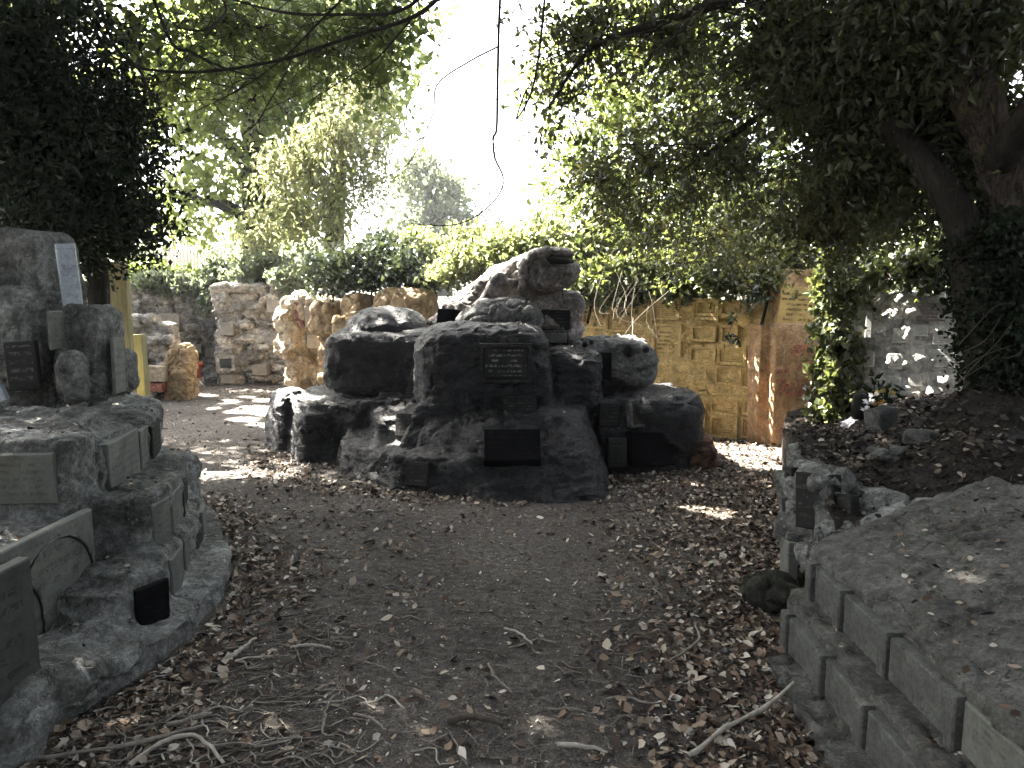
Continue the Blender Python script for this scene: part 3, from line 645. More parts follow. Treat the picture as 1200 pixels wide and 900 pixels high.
def sculpture():
    t = thing('carved_animal', (0, 7.6, 1.0), 'weathered stone animal sculpture with raised open-mouthed head, on top of the dark mound', 'sculpture')
    Y = 7.55
    def k(u, v, ru, rv, ry, kk=2.4, dy=0, **kw):
        c = W(u, v, Y+dy); return kball(c, (ru*Y/F, ry, rv*Y/F), kk, **kw)
    P = []
    for q in np.linspace(0, 1, 22):
        u = np.interp(q, [0, .3, .6, 1], [520, 553, 590, 634]); top = np.interp(q, [0, .3, .6, 1], [368, 340, 314, 294]); rv = np.interp(q, [0, .5, 1], [17, 26, 24])
        P.append(k(u, top+rv, rv*1.15, rv, np.interp(q, [0, 1], [.17, .25]), 2.5, .06))
    P += [k(560, 372, 46, 24, .22, 3.5, .05), k(600, 362, 48, 38, .2, 4, .08), k(647, 372, 37, 33, .2, 6, .08)]
    b = rock('body', P, M['statue'], t, .011, ((2.2, .02), (7, .012), (24, .004)), (5, .012, 1.5), 3, crack=(3.2, .025, .02))
    H = [k(650, 322, 30, 14, .25, 2.5, -.2, tilt=(0, -.30)), k(632, 315, 18, 21, .24, 2.5, -.16), k(661, 327, 19, 11, .22, 2.4, -.2, tilt=(0, -.4)), k(640, 330, 22, 10, .24, 2.6, -.2)]
    j = rock('lower_jaw', H, M['statue'], t, .009, ((3, .014), (10, .006)), None, 3, crack=None)
    U = [k(656, 296.5, 17, 6.5, .2, 2.5, -.2, tilt=(0, .12)), k(644, 298, 14, 8.5, .2, 2.4, -.14)]
    for q in np.linspace(0, 1, 9): U.append(k(np.interp(q, [0, .35, .7, 1], [640, 622, 613, 615]), np.interp(q, [0, .35, .7, 1], [295, 301, 316, 332]), 6, 7, .1, 2.2, -.33+.03*q))
    rock('upper_jaw', U, M['statue'], t, .009, ((3, .010), (10, .006)), None, 3, crack=None)
    c = W(654, 306, Y-.27); put('mouth_shade', *kb_q(kball(c, (.155, .17, .056), 2.2, n=8, tilt=(0, .14))), M['p_pit'], t, True)  # dark solid between the jaws paints the shade of the open mouth
    c = W(632, 320, Y-.40); put('nostril_shade', *kb_q(kball(c, (.014, .014, .014), 2, n=4)), M['p_pit'], t, True)  # dark bead, painted shade instead of a real opening
    # carved flipper folded on the flank
    rock('flipper', [k(577, 342, 9, 24, .06, 2.6, -.27, tilt=(0, .55)), k(590, 332, 18, 5, .06, 2.6, -.26, tilt=(0, -.1)), k(610, 340, 4, 20, .06, 2.6, -.3, tilt=(0, .3))], M['statue'], t, .009, ((3, .008), (10, .004)), None, 2, crack=None)
    plaque(t, W(512, 382, 7.32), W(545, 384, 7.26), .17, M['p_black'], .12, out=.02, tilt=-.08)
    plaque(t, W(628, 387, 7.43), W(668, 387, 7.43), .2, M['p_dark'], .08, out=.015, frame=(M['statue'], .012, .008))
    plaque(t, W(628, 402, 7.38), W(664, 402, 7.38), .1, M['p_grey'], .3, out=.02, name='sill')
sculpture()

# ---- yellow wall on the right -----------------------------------------------------
YA = np.array((.72, 9.34, 0)); YB = np.array((2.72, 7.84, 0))
def yellow_wall():
    t = thing('memorial_wall', (1.7, 8.3, 0), 'yellow sandstone wall of many inscribed plaques lit behind the mound on the right', 'memorial wall')
    d = (YB-YA)/np.linalg.norm(YB-YA); nrm = np.array((d[1], -d[0], 0))
    a = YA; b = YB; back = -nrm*.35
    P = [prism([tuple(a[:2]), tuple(b[:2]), tuple((b+back)[:2]), tuple((a+back)[:2])], -.1, 1.5, None, [1.47, 1.5, 1.5, 1.47])]
    for i in range(26):
        f = random.random(); z = random.random()*1.4; c = a+(b-a)*f; P.append(kball((c[0], c[1]+.02, z), (.14+.1*random.random(), .06, .05), 3, math.atan2(d[1], d[0])))
    rock('wall_face', P, M['sandstone'], t, .02, ((1.8, .022), (6, .012), (20, .005)), None, 1, crack=(2.6, .02, .012))
    # pillar at the right end
    x0, x1 = W(904, 500, 7.6)[0], W(962, 500, 7.6)[0]
    P2 = [prism([(x0, 7.58), (x1, 7.66), (x1, 8.2), (x0, 8.2)], -.1, 1.3, None, [1.26]*4), prism([(x0+.04, 7.72), (x1, 7.78), (x1, 8.2), (x0+.04, 8.2)], 1.1, 1.82), prism([(x0-.1, 7.75), (x0+.1, 7.75), (x0+.1, 8.2), (x0-.2, 8.2)], -.1, 1.25)]
    o = rock('pillar', P2, M['red_sand'], t, .018, ((1.8, .012), (6, .008), (20, .004)), None, 1, crack=None)
    p = W(909, 388, 7.72); q = W(950, 390, 7.77); plaque(t, p, q, .46, M['p_sand'], .06, out=.02)
    # exposed brick
    r = random.Random(5); V = []
    for (u, v, n, rows) in ((942, 412, 2, 2), (944, 432, 1, 2), (930, 462, 3, 4), (910, 440, 2, 3), (915, 510, 3, 2)):
        for k in range(rows):
            for i in range(n):
                c = W(u+(i-n/2)*13+(k % 2)*5+r.uniform(-2, 2), v-k*5.2, 7.605)
                if c[0]-.06 < x0+.01: continue
                V.append(box(c[0]-.054, c[0]+.054, 7.570+r.random()*.006+(c[0]-x0)*.14, 7.75, c[2]-.019, c[2]+.019))
    vv, ff = join(V); me = bpy.data.meshes.new('exposed_brick'); me.from_pydata([tuple(x) for x in vv-np.array((2.9, 7.6, .5))], [], ff)
    link('exposed_brick', me, M['brick'], t, tuple(np.array((2.9, 7.6, .5))-world_loc(t)))
    # plaques read off their places on the wall: left, right, bottom, top in px
    def on(u, v):
        dd = ray(u, v); n = nrm; tt = ((YA-np.array((0, 0, EYE)))@n)/(dd@n); return np.array((0, 0, EYE))+dd*tt
    rows = [(686, 710, 382, 362), (714, 738, 386, 362), (768, 796, 372, 352), (768, 796, 424, 382), (742, 764, 410, 388), (742, 764, 378, 358), (764, 788, 452, 436), (816, 840, 371, 353), (848, 870, 369, 354), (814, 838, 397, 384), (848, 862, 400, 384), (812, 838, 421, 408),
            (845, 872, 423, 407), (884, 896, 424, 408), (880, 890, 402, 386), (806, 826, 450, 434), (842, 868, 447, 430), (872, 894, 452, 434), (808, 826, 477, 460), (836, 864, 482, 462), (812, 825, 497, 482), (836, 862, 508, 488), (874, 896, 482, 462), (872, 890, 510, 490), (820, 842, 348, 336), (848, 872, 346, 334), (792, 806, 470, 454)]
    for (u0, u1, vb, vt) in rows:
        A = on(u0, vb); B = on(u1, vb); h = on(u0, vt)[2]-A[2]; B[2] = A[2]
        if A[2]+h > 1.49:
            A[2] = B[2] = 1.46-h
        plaque(t, A, B, h, M['p_sand'], .06, out=.012+.012*r.random(), frame=(M['sandstone'], .02+.014*r.random(), .018+.016*r.random()))
yellow_wall()

# ---- brown block wall and cream rock left of the mound ----------------------------
def stone_wall(name, t, A, B, h, mat, seed, depth=.3, size=(.18, .4), rowh=(.11, .2), voxel=.018, tops=None, rough=.03):
    r = random.Random(seed); A = np.array(A, float); B = np.array(B, float); L = np.linalg.norm(B-A); d = (B-A)/L; yaw = math.atan2(d[1], d[0]); nrm = np.array((math.sin(yaw), -math.cos(yaw)))
    P = []; z = -.03
    c = (A+B)/2-nrm*(depth*.66); P.append(kball((c[0], c[1], h*.48), (L/2*.98, depth*.4, h*.5), 14, yaw))
    while z < h:
        rh = r.uniform(*rowh); s = 0
        while s < L:
            w = min(r.uniform(*size), L-s+.05); hh = h if tops is None else np.interp((s+w/2)/L, tops[0], tops[1])
            if z < hh and r.random() > .05:
                m = A+d*(s+w/2)-nrm*(depth*.3)+nrm*r.uniform(-rough, rough)
                P.append(kball((m[0], m[1], z+rh/2), (w/2*.94, depth*.34, rh/2*.93), r.uniform(4, 12), yaw+r.uniform(-.15, .15), (r.uniform(-.1, .1), r.uniform(-.1, .1)), n=5, jit=.14, seed=r.random()*99))
            s += w
        z += rh
    return rock(name, P, mat, t, voxel, ((2, .02), (8, .012), (24, .006)), None, 0, crack=(3.6, .03, .02))
def brown_wall():
    t = thing('block_wall', (-1.0, 9.9, 0), 'low wall of big rounded brown sandstone blocks half hidden behind the dark mound', 'stone wall')
    A = np.array((-2.75, 10.55)); B = np.array((.85, 9.5))
    stone_wall('wall_face', t, A, B, 1.1, M['brown_block'], 3, voxel=.03)
    for (u0, u1, v0, v1, Y, s) in ((432, 512, 338, 400, 9.8, 1), (398, 434, 343, 392, 10.1, 2), (364, 400, 352, 392, 10.25, 3), (388, 432, 366, 400, 9.95, 7)):
        a = W(u0, v1, Y); b = W(u1, v0, Y)
        rock('boulder', [kball(((a[0]+b[0])/2, Y+.25, (a[2]+b[2])/2), ((b[0]-a[0])/2, .25, (b[2]-a[2])/2), 5, -.35, jit=.06, seed=s)], M['brown_block'], t, .022, ((2, .03), (7, .012)), None, 1)
    t = thing('rock_column', (-3.2, 11.5, 0), 'cream rock column with knobbly sunlit left side, left of the dark mound', 'rock column')
    P = []; r = random.Random(4)
    for i in range(44):
        u = r.uniform(334, 388); v = r.uniform(352, 440); c = W(u, v, 11.4+(u-330)*.004)
        P.append(kball((c[0], c[1]+.1*r.random(), c[2]), (r.uniform(.07, .2), r.uniform(.14, .3), r.uniform(.1, .22)), r.uniform(2.4, 6), r.uniform(-.5, .5), jit=.2, seed=i, n=6))
    a = W(338, 440, 11.6); b = W(392, 350, 11.6); P.append(box(a[0], b[0], 11.5, 12.0, -.05, 1.4))
    rock('rockwork', P, M['cream'], t, .02, ((2, .03), (8, .015)), None, 1)
    plaque(t, W(344, 386, 11.2), W(355, 386, 11.2), .4, M['old_red'], .25, out=-.06, name='red_stone', label='red brick-like stones near the top')
    plaque(t, W(358, 384, 11.22), W(374, 384, 11.22), .32, M['p_rubble'], .25, out=.02)
    plaque(t, W(376, 386, 11.25), W(388, 386, 11.25), .36, M['p_rubble'], .25, out=.02)
    plaque(t, W(360, 408, 11.15), W(382, 408, 11.2), .2, M['p_rubble'], .25, out=.02)
brown_wall()

def back_walls():
    t = thing('rubble_wall', (-6.0, 13.3, 0), 'grey rubble stone wall with set-in plaques, set back at the far left under trailing ivy', 'rubble wall')
    stone_wall('wall_face', t, (-7.3, 12.7), (-5.0, 13.8), 1.72, M['rubble'], 8, .4, tops=([0, .5, .75, 1], [1.62, 1.66, 1.6, 1.5]), rough=.05)
    for (u0, u1, vb, vt, Y) in ((187, 210, 384, 368, 12.85), (193, 212, 404, 392, 12.9), (240, 254, 419, 408, 13.45), (216, 236, 414, 404, 13.2)):
        A = W(u0, vb, Y-.05); B = W(u1, vb, Y+.1); plaque(t, A, B, (vb-vt)*Y/F, M['p_rubble'], .25, out=.0)
    t = thing('buttress_wall', (-4.5, 13.0, 0), 'rough layered rubble buttress with a small square niche, at the end of the path', 'rubble wall')
    a = W(254, 450, 12.8)[0]; b = W(338, 450, 12.8)[0]
    stone_wall('wall_face', t, (a, 12.8), (b, 12.75), 1.66, M['rubble'], 21, .6, size=(.2, .55), rowh=(.08, .2), rough=.09)
    stone_wall('wall_face', t, (a, 13.7), (a+.05, 12.75), 1.6, M['rubble'], 22, .4, rough=.05)
    A = W(259, 431, 12.66); B = W(273, 431, 12.66); plaque(t, A, B, .16, M['p_pit'], .2, out=.03, name='niche', frame=(M['rubble'], .05, .03))  # near-black panel stands in for the shade inside the niche
    for (u0, u1, vb, vt) in ((295, 312, 440, 428), (258, 272, 393, 378), (258, 274, 450, 440), (316, 330, 405, 390), (312, 328, 366, 352)):
        plaque(t, W(u0, vb, 12.6), W(u1, vb, 12.6), (vb-vt)*12.6/F, M['p_rubble'], .2, out=-.03)
    # low pillar
    t = thing('rubble_pillar', (-5.1, 11.0, 0), 'low broken brown rubble pier with a pitted end stone, left of the sunny patch', 'stone pier')
    a = W(150, 470, 10.9)[0]; b = W(198, 470, 10.9)[0]
    stone_wall('rockwork', t, (a, 10.95), (b, 10.95), 1.15, M['rubble'], 31, .5, size=(.15, .35), rowh=(.08, .18), tops=([0, .6, 1], [1.2, 1.1, .85]), rough=.07)
    c = W(208, 470, 10.8); o = rock('boulder', [kball((c[0], 11.0, .38), (.18, .22, .43), 7, taper=(.92, .95), jit=.1, seed=3)], M['brown_block'], t, .016, ((3, .05), (9, .025), (25, .008)), None, 0, crack=(4, .05, .04)); o['label'] = 'pitted brown end stone'
    plaque(t, W(172, 459, 10.72), W(191, 459, 10.72), .13, M['brick'], .15, out=.04, name='brick_course', label='red brick course near the base')
    plaque(t, W(171, 447, 10.7), W(194, 447, 10.7), .22, M['cream'], .2, out=.05, name='base_stone')
    # slabs
    def slab(u0, u1, v0, Y, lab):
        a = W(u0, 450, Y)[0]; b = W(u1, 450, Y)[0]; z = W(u0, v0, Y)[2]
        o = rock('stone_slab', [box(a, b, Y, Y+.1, -.05, z)], M['slab'], None, .014, ((2, .008), (9, .003)), None, 1, crack=None)
        tag(o, lab, 'stone slab')
    slab(120, 155, 305, 7.4, 'tall narrow yellowish stone slab standing under the dark tree')
    slab(153, 170, 392, 7.7, 'short yellowish stone slab beside the taller slab')
    # small offerings at the far left
    c = G(228, 440, 0); c = np.array((W(228, 440, 12.6)[0], 12.6, 0))
    pot = thing('flower_pot', c, 'small red pot in the shaded corner of the far left rubble wall', 'pot')
    V, Fq = lathe([(.0, .0), (.09, 0), (.13, .22), (.145, .22), (.145, .27), (.12, .27), (.10, .05), (0, .05)], 14, c+np.array((0, 0, .12))); put('bowl', V, Fq, plain('red_pot', (.35, .08, .06)), pot, True)
    V, Fq = lathe([(0, 0), (.16, 0), (.15, .125), (0, .125)], 10, c); put('base_stone', V, Fq, M['rubble'], pot)
    c = np.array((W(226, 452, 12.2)[0], 12.2, 0.02)); X, Yg = np.meshgrid(np.linspace(-.13, .13, 7), np.linspace(-.1, .1, 6))
    Z = .06+.05*fbm(np.stack([X.ravel()*14, Yg.ravel()*14, 0*X.ravel()], 1), 2); V = np.stack([X.ravel(), Yg.ravel(), Z], 1)+c
    i = (np.arange(5)[:, None]*7+np.arange(6)[None, :]).ravel(); o = put('crumpled_paper', V, np.stack([i, i+1, i+8, i+7], 1), plain('white_paper', (.75, .76, .8), .6, 8, .1)); o.modifiers.new('s', 'SOLIDIFY').thickness = .006
    tag(o, 'crumpled white paper on the ground beside the red pot', 'litter')
def lathe(prof, n, c):
    a = np.arange(n)*2*math.pi/n; V = np.array([(r*math.cos(x), r*math.sin(x), z) for r, z in prof for x in a])+np.array(c); m = len(prof)
    i = np.arange(m-1)[:, None]*n; j = np.arange(n)[None, :]; j2 = (j+1) % n
    return V, np.stack([i+j, i+j2, i+n+j2, i+n+j], -1).reshape(-1, 4)
back_walls()

# ---- white plaque wall at right ---------------------------------------------------
def white_wall():
    t = thing('plaque_wall', (3.5, 6.8, .4), 'pale whitewashed wall of small inscribed plaques behind the right bank', 'memorial wall')
    A = np.array((3.02, 6.9, .2)); B = np.array((3.86, 6.285, .2)); d = (B-A)/np.linalg.norm(B-A); nrm = np.array((d[1], -d[0], 0))
    stone_wall('wall_face', t, A[:2]+nrm[:2]*-.02, B[:2]+nrm[:2]*-.02, 1.56, M['white_wall'], 12, .35, size=(.16, .3), rowh=(.08, .16), voxel=.018, tops=([0, .15, .45, 1], [1.3, 1.45, 1.6, 1.58]), rough=.025)
    def on(u, v):
        dd = ray(u, v); tt = ((A-np.array((0, 0, EYE)))@nrm)/(dd@nrm); return np.array((0, 0, EYE))+dd*tt
    for (u0, u1, vb, vt, m) in ((1040, 1058, 432, 414, 'p_pale'), (1038, 1056, 456, 440, 'p_pale'), (1046, 1062, 402, 384, 'p_pale'), (1074, 1107, 376, 355, 'p_purple'), (1070, 1088, 394, 380, 'p_pale'), (1092, 1118, 404, 384, 'p_pale'), (1066, 1083, 430, 398, 'p_pale'), (1088, 1121, 430, 408, 'p_pale'), (1064, 1080, 452, 438, 'p_pale'), (1087, 1119, 455, 437, 'p_pale'), (1060, 1078, 472, 458, 'p_pale'), (1012, 1024, 430, 412, 'p_pale'), (1013, 1021, 396, 366, 'p_pale'), (1082, 1104, 475, 462, 'p_pale')):
        P = on(u0, vb); Q = on(u1, vb); h = on(u0, vt)[2]-P[2]; Q[2] = P[2]; o = plaque(t, P, Q, h, M[m], .12, out=.014)
        if m == 'p_purple': o['label'] = 'purple-grey plaque in two columns along the top'
white_wall()

# ---- right foreground blocks -------------------------------------------------------
def right_blocks():
    t = thing('concrete_block', (1.6, 2.4, 0), 'two-tier grey rendered block with recessed inscribed panels at the lower right corner', 'memorial block')
    P = [prism([(1.36, .9), (1.36, 3.30), (1.46, 3.42), (2.3, 3.5), (2.5, .9)], -.05, .4, None, [.43, .43, .44, .72, .78]),
         prism([(1.235, .9), (1.235, 3.22), (1.29, 3.36), (1.5, 3.4), (1.5, .9)], -.05, .23)]
    # thin cover sheet over the soil: top follows the bank
    LEDGES['block'] = rock('block', P, M['concrete'], t, .013, ((1.4, .022), (6, .011), (25, .004)), None, 2, crack=(2.2, .014, .012))
    rock('footing', [prism([(1.03, 2.0), (1.07, 3.05), (1.3, 3.1), (1.3, 2.0)], -.05, .05)], M['concrete'], t, .014, ((3, .012), (9, .006)), None, 1)
    for (y0, y1, z, h, x, m, o) in ((3.168, 2.945, .235, .16, 1.36, 'panel', .028), (2.875, 2.572, .235, .16, 1.36, 'panel', .03), (2.505, 2.152, .235, .16, 1.36, 'panel', .034), (2.085, 1.62, .235, .165, 1.36, 'p_grey', .026),
                                   (3.112, 2.812, .02, .17, 1.235, 'panel', .03), (2.738, 2.462, .02, .17, 1.235, 'panel', .026), (2.388, 2.062, .02, .17, 1.235, 'panel', .032), (1.988, 1.6, .02, .17, 1.235, 'panel', .028)):
        plaque(t, (x, y0, z), (x, y1, z), h, M[m], .08, name='panel', out=o)
    for y in (3.235, 2.938, 2.566, 2.145): plaque(t, (1.36, y, .225), (1.36, y-.055, .225), .175, M['panel'], .09, name='pier', out=.046)
    for y in (3.175, 2.805, 2.455, 2.055): plaque(t, (1.235, y, .01), (1.235, y-.06, .01), .185, M['panel'], .09, name='pier', out=.046)
    # older wall behind
    t = thing('rough_wall', (1.7, 4.0, 0), 'low rough stone wall with tilted dark slabs holding the bank behind the concrete block', 'retaining wall')
    P = [prism([(1.50, 3.5), (1.60, 3.95), (1.66, 4.42), (1.85, 4.9), (2.2, 4.9), (2.2, 3.5)], -.05, .55, None, [.44, .52, .58, .58, .64, .6])]
    r = random.Random(9)
    for (u, v, Y, a, b, c2, k) in ((930, 600, 4.25, .08, .2, .22, 6), (965, 590, 3.9, .12, .12, .16, 7), (940, 560, 4.3, .1, .14, .09, 4), (985, 575, 4.1, .13, .12, .10, 3), (1010, 590, 3.85, .12, .14, .10, 3), (925, 640, 4.1, .07, .16, .14, 5), (945, 660, 3.8, .08, .1, .1, 3.5), (1035, 600, 3.7, .12, .1, .1, 2.8), (955, 540, 4.7, .15, .15, .08, 3)):
        c = W(u, v, Y); P.append(kball((c[0]+a*.4, c[1], c[2]), (a, b, c2), k, r.uniform(-.3, .3), (r.uniform(-.1, .1), r.uniform(-.2, .2)), jit=.12, seed=u))
    rock('rockwork', P, M['terrace'], t, .014, ((2, .035), (8, .016), (24, .005)), (6, .012, 1.5), 1)
    plaque(t, W(936, 617, 3.95), W(981, 625, 3.72), .3, M['p_dark'], .06, out=.03, name='slab', label='dark leaning slab', tilt=-.1)
    plaque(t, W(985, 625, 3.72), W(1003, 628, 3.62), .2, M['p_dark'], .05, out=.03, name='slab', tilt=-.1)
    plaque(t, W(920, 670, 4.1), W(930, 680, 3.9), .2, M['p_grey'], .05, out=.03, name='slab')
    plaque(t, W(922, 600, 4.35), W(934, 605, 4.2), .28, M['p_dark'], .05, out=.03, name='slab')
right_blocks()

# ---- loose stones --------------------------------------------------------------------
def debris():
    r = np.random.default_rng(44); parts = []
    for i in range(420):
        y = r.uniform(1.7, 3.45); x = 1.5+.9*r.random()**.6; z = max(float(bank_z(x, y)), .445+max(0, x-1.46)*.31)
        if r.random() > .25+.5*(x-1.5)+.4*max(0, y-2.7): continue
        a = r.random()*6.28; ln = .02+.1*r.random()**2; d = np.array((math.cos(a), math.sin(a), 0)); c = np.array((x, y, z+.004)); parts.append(tube(np.array([c-d*ln/2, c+np.array((-d[1], d[0], 0))*ln*.12*r.normal(), c+d*ln/2]), [.003, .0024, .0014], 4))
    V, Fq = cat_q(parts); o = put('twig_debris', V, Fq, M['stick_brown'], None, True); tag(o, 'dark twig debris strewn over the top of the concrete block', 'twigs', None, 'stuff')
debris()
def stones():
    def st(c, r, mat, lab, k=2.6, seed=0, nm='loose_stone'):
        o = rock(nm, [kball(c, r, k, seed, jit=.25, seed=seed, n=8)], mat, None, min(r)*.13, ((2.5/max(r)*.1, min(r)*.3), (8, min(r)*.12)), None, 1); tag(o, lab, 'stone')
    c = G(908, 712, 0); st((c[0], c[1], .06), (.15, .14, .11), M['mossy'], 'dark mossy boulder on the path against the rough right wall', 2.6, 3, 'boulder')
    c = G(853, 768, 0); st((c[0], c[1], .015), (.045, .035, .025), M['grey_rock'], 'smooth grey stone among dead leaves on the path, left of the concrete block', 2.4, 4)
    for (u, v, Y, r, lab, m) in ((1186, 455, 4.6, .2, 'large grey boulder at the foot of the leaning tree', 'grey_rock'), (1150, 516, 4.5, .05, 'small pale stone on the dark bank below the leaning tree', 'grey_rock'),
                                 (1040, 560, 4.1, .09, 'angular grey stone on the bank above the rough wall', 'grey_rock'), (1075, 565, 4.2, .08, 'flat grey stone further along the bank, right of the angular one', 'concrete'), (1020, 535, 4.9, .06, 'small grey stone on the bank just below the flower pot', 'concrete'), (1165, 655, 3.0, .14, 'flat grey slab fragment lying on top of the concrete block', 'concrete')):
        p = W(u, v, Y); z = float(bank_z(p[0], Y)); st((p[0], Y, z+r*.3), (r, r*.85, r*(.75 if r > .1 and r < .3 and u > 1180 else .35)), M[m], lab, 3, int(u))
stones()

# ---- flower pot and flowers -----------------------------------------------------------
def flowers():
    p = W(1031, 505, 5.2); p[2] = float(bank_z(p[0], p[1]))-.01
    t = thing('flower_pot', p, 'square grey stone pot of white and yellow flowers on the right bank', 'pot')
    V, Fq = kb_q(kball((p[0], p[1], p[2]+.085), (.075, .075, .09), 9, .25, taper=(1.18, 1.18))); put('pot', V, Fq, M['concrete'], t, True)
    r = np.random.default_rng(2)
    C = p+np.array((-.01, 0, .26))+r.normal(size=(70, 3))*np.array((.06, .05, .05)); N = unit(r.normal(size=(70, 3))); D = unit(r.normal(size=(70, 3))+np.array((0, 0, .6)))
    V, Fq = leaf_quads(C, N, D, np.full(70, .08), np.full(70, .035)); put('leaves', V, Fq, M['l_holly'], t, False, r.random(70))
    def head(c, rad, n, mat, nm='flower'):
        ang = np.arange(n)*2.39996; D = np.stack([np.cos(ang), np.sin(ang)*.6, .35+.5*np.sin(ang*1.7)], 1); D = unit(D+np.array((0, -.5, .1)))
        C = np.array(c)+D*rad*.5; N = unit(np.cross(D, r.normal(size=(n, 3)))); V, Fq = leaf_quads(C, N, D, np.full(n, rad), np.full(n, rad*.55), .1); return put(nm, V, Fq, mat, t, False, r.random(n))
    white = leaf_mat('white_petal', [(.75, .75, .78), (.82, .82, .85)], .3); yel = leaf_mat('yellow_petal', [(.65, .55, .2), (.75, .6, .3)], .3); org = leaf_mat('orange_petal', [(.6, .33, .1), (.7, .45, .2)], .3)
    for (u, v, rad, m) in ((1018, 472, .05, white), (1024, 464, .045, white), (1014, 480, .04, white), (1031, 460, .04, yel), (1040, 458, .04, yel), (1029, 473, .05, org), (1045, 462, .035, yel)):
        c = W(u, v, 5.14); head(c, rad, 12, m)
    # lying white bunch
    c = W(992, 510, 5.25); c[2] = float(bank_z(c[0], c[1]))+.03
    n = 7; C = c+r.normal(size=(n, 3))*.012+np.linspace(-1, 1, n)[:, None]*np.array((.02, 0, .012)); D = unit(np.array((.8, .1, .55))+r.normal(size=(n, 3))*.13); N = unit(r.normal(size=(n, 3))*.4+np.array((0, -1, .5)))
    V, Fq = leaf_quads(C, N, D, np.full(n, .14), np.full(n, .035), .2); o = put('white_flowers', V, Fq, white, None, False, r.random(n)); tag(o, 'small bunch of white artificial petals lying on the bank left of the pot', 'flowers')
    # dark small urn behind
    p = W(1006, 500, 5.5); p[2] = float(bank_z(p[0], p[1])); V, Fq = lathe([(0, 0), (.04, 0), (.06, .08), (.05, .17), (.03, .2), (0, .2)], 12, p); o = put('ornament', V, Fq, M['p_pit'], None, True); tag(o, 'small dark rounded ornament beside the ivy, behind the white petals', 'ornament')
    # pink posy at the mound foot
    p = G(724, 553, 0); t = thing('flower_posy', p, 'small pink flower posy at the foot of the dark mound', 'flowers'); pink = leaf_mat('pink_petal', [(.45, .16, .25), (.6, .3, .4)], .3)
    for i in range(5): head(p+np.array((r.normal()*.035, r.normal()*.02, .045+.02*r.random())), .03, 10, pink)
    C = p+np.array((0, 0, .02))+r.normal(size=(16, 3))*np.array((.04, .03, .01)); V, Fq = leaf_quads(C, unit(r.normal(size=(16, 3))), unit(r.normal(size=(16, 3))), np.full(16, .05), np.full(16, .02)); put('leaves', V, Fq, M['l_ivy'], t, False, r.random(16))
flowers()

# ---- fence at the far left ----------------------------------------------------------------
def fence():
    t = thing('railing_fence', (-6.8, 17, 1.3), 'pale vertical railing fence beyond the far left wall', 'fence')
    m = plain('pale_paint', (.62, .55, .55), .6, 10, .1); x0 = W(196, 300, 17)[0]; x1 = W(296, 300, 17)[0]; n = 26
    for i in range(n):
        x = x0+(x1-x0)*i/(n-1); v, f = box(x-.022, x+.022, 16.98, 17.02, 1.3, 2.46); put('pale', v, np.array(f[2:]), m, t)
    for z in (1.6, 2.25): v, f = box(x0-.05, x1+.05, 17.022, 17.06, z, z+.06); put('rail', v, np.array(f[2:]), m, t)
fence()

# ================================================================== TREES AND PLANTS
def limb(parent, pts, radii, mat, name='limb', n=24, seg=8, bump=.12):
    v, f = tube(spline(pts, n), radii, seg, bump=bump); return put(name, v, f, mat, parent, True)
def branchlets(pts, n, ln, r0, seed, droop=.3, up=0.0):
    r = np.random.default_rng(seed); S = spline(pts, 40); out = []
    for i in range(n):
        a = S[r.integers(6, 40)]; d = unit(r.normal(size=(1, 3))*np.array((1, .7, .7)))[0]; L = ln*(.4+r.random())
        p = [a]; cur = d.copy()
        for k in range(4):
            cur = cur+r.normal(size=3)*.25+np.array((0, 0, -droop*.3+up)); cur /= np.linalg.norm(cur); p.append(p[-1]+cur*L/4)
        out.append(tube(spline(p, 9), [r0, r0*.3], 4))
        if r.random() < .6:
            q = p[2]; c2 = unit((cur+r.normal(size=3)*.7)[None])[0]; out.append(tube(spline([q, q+c2*L*.25, q+c2*L*.45+np.array((0, 0, -.05))], 6), [r0*.6, r0*.2], 3))
    return out

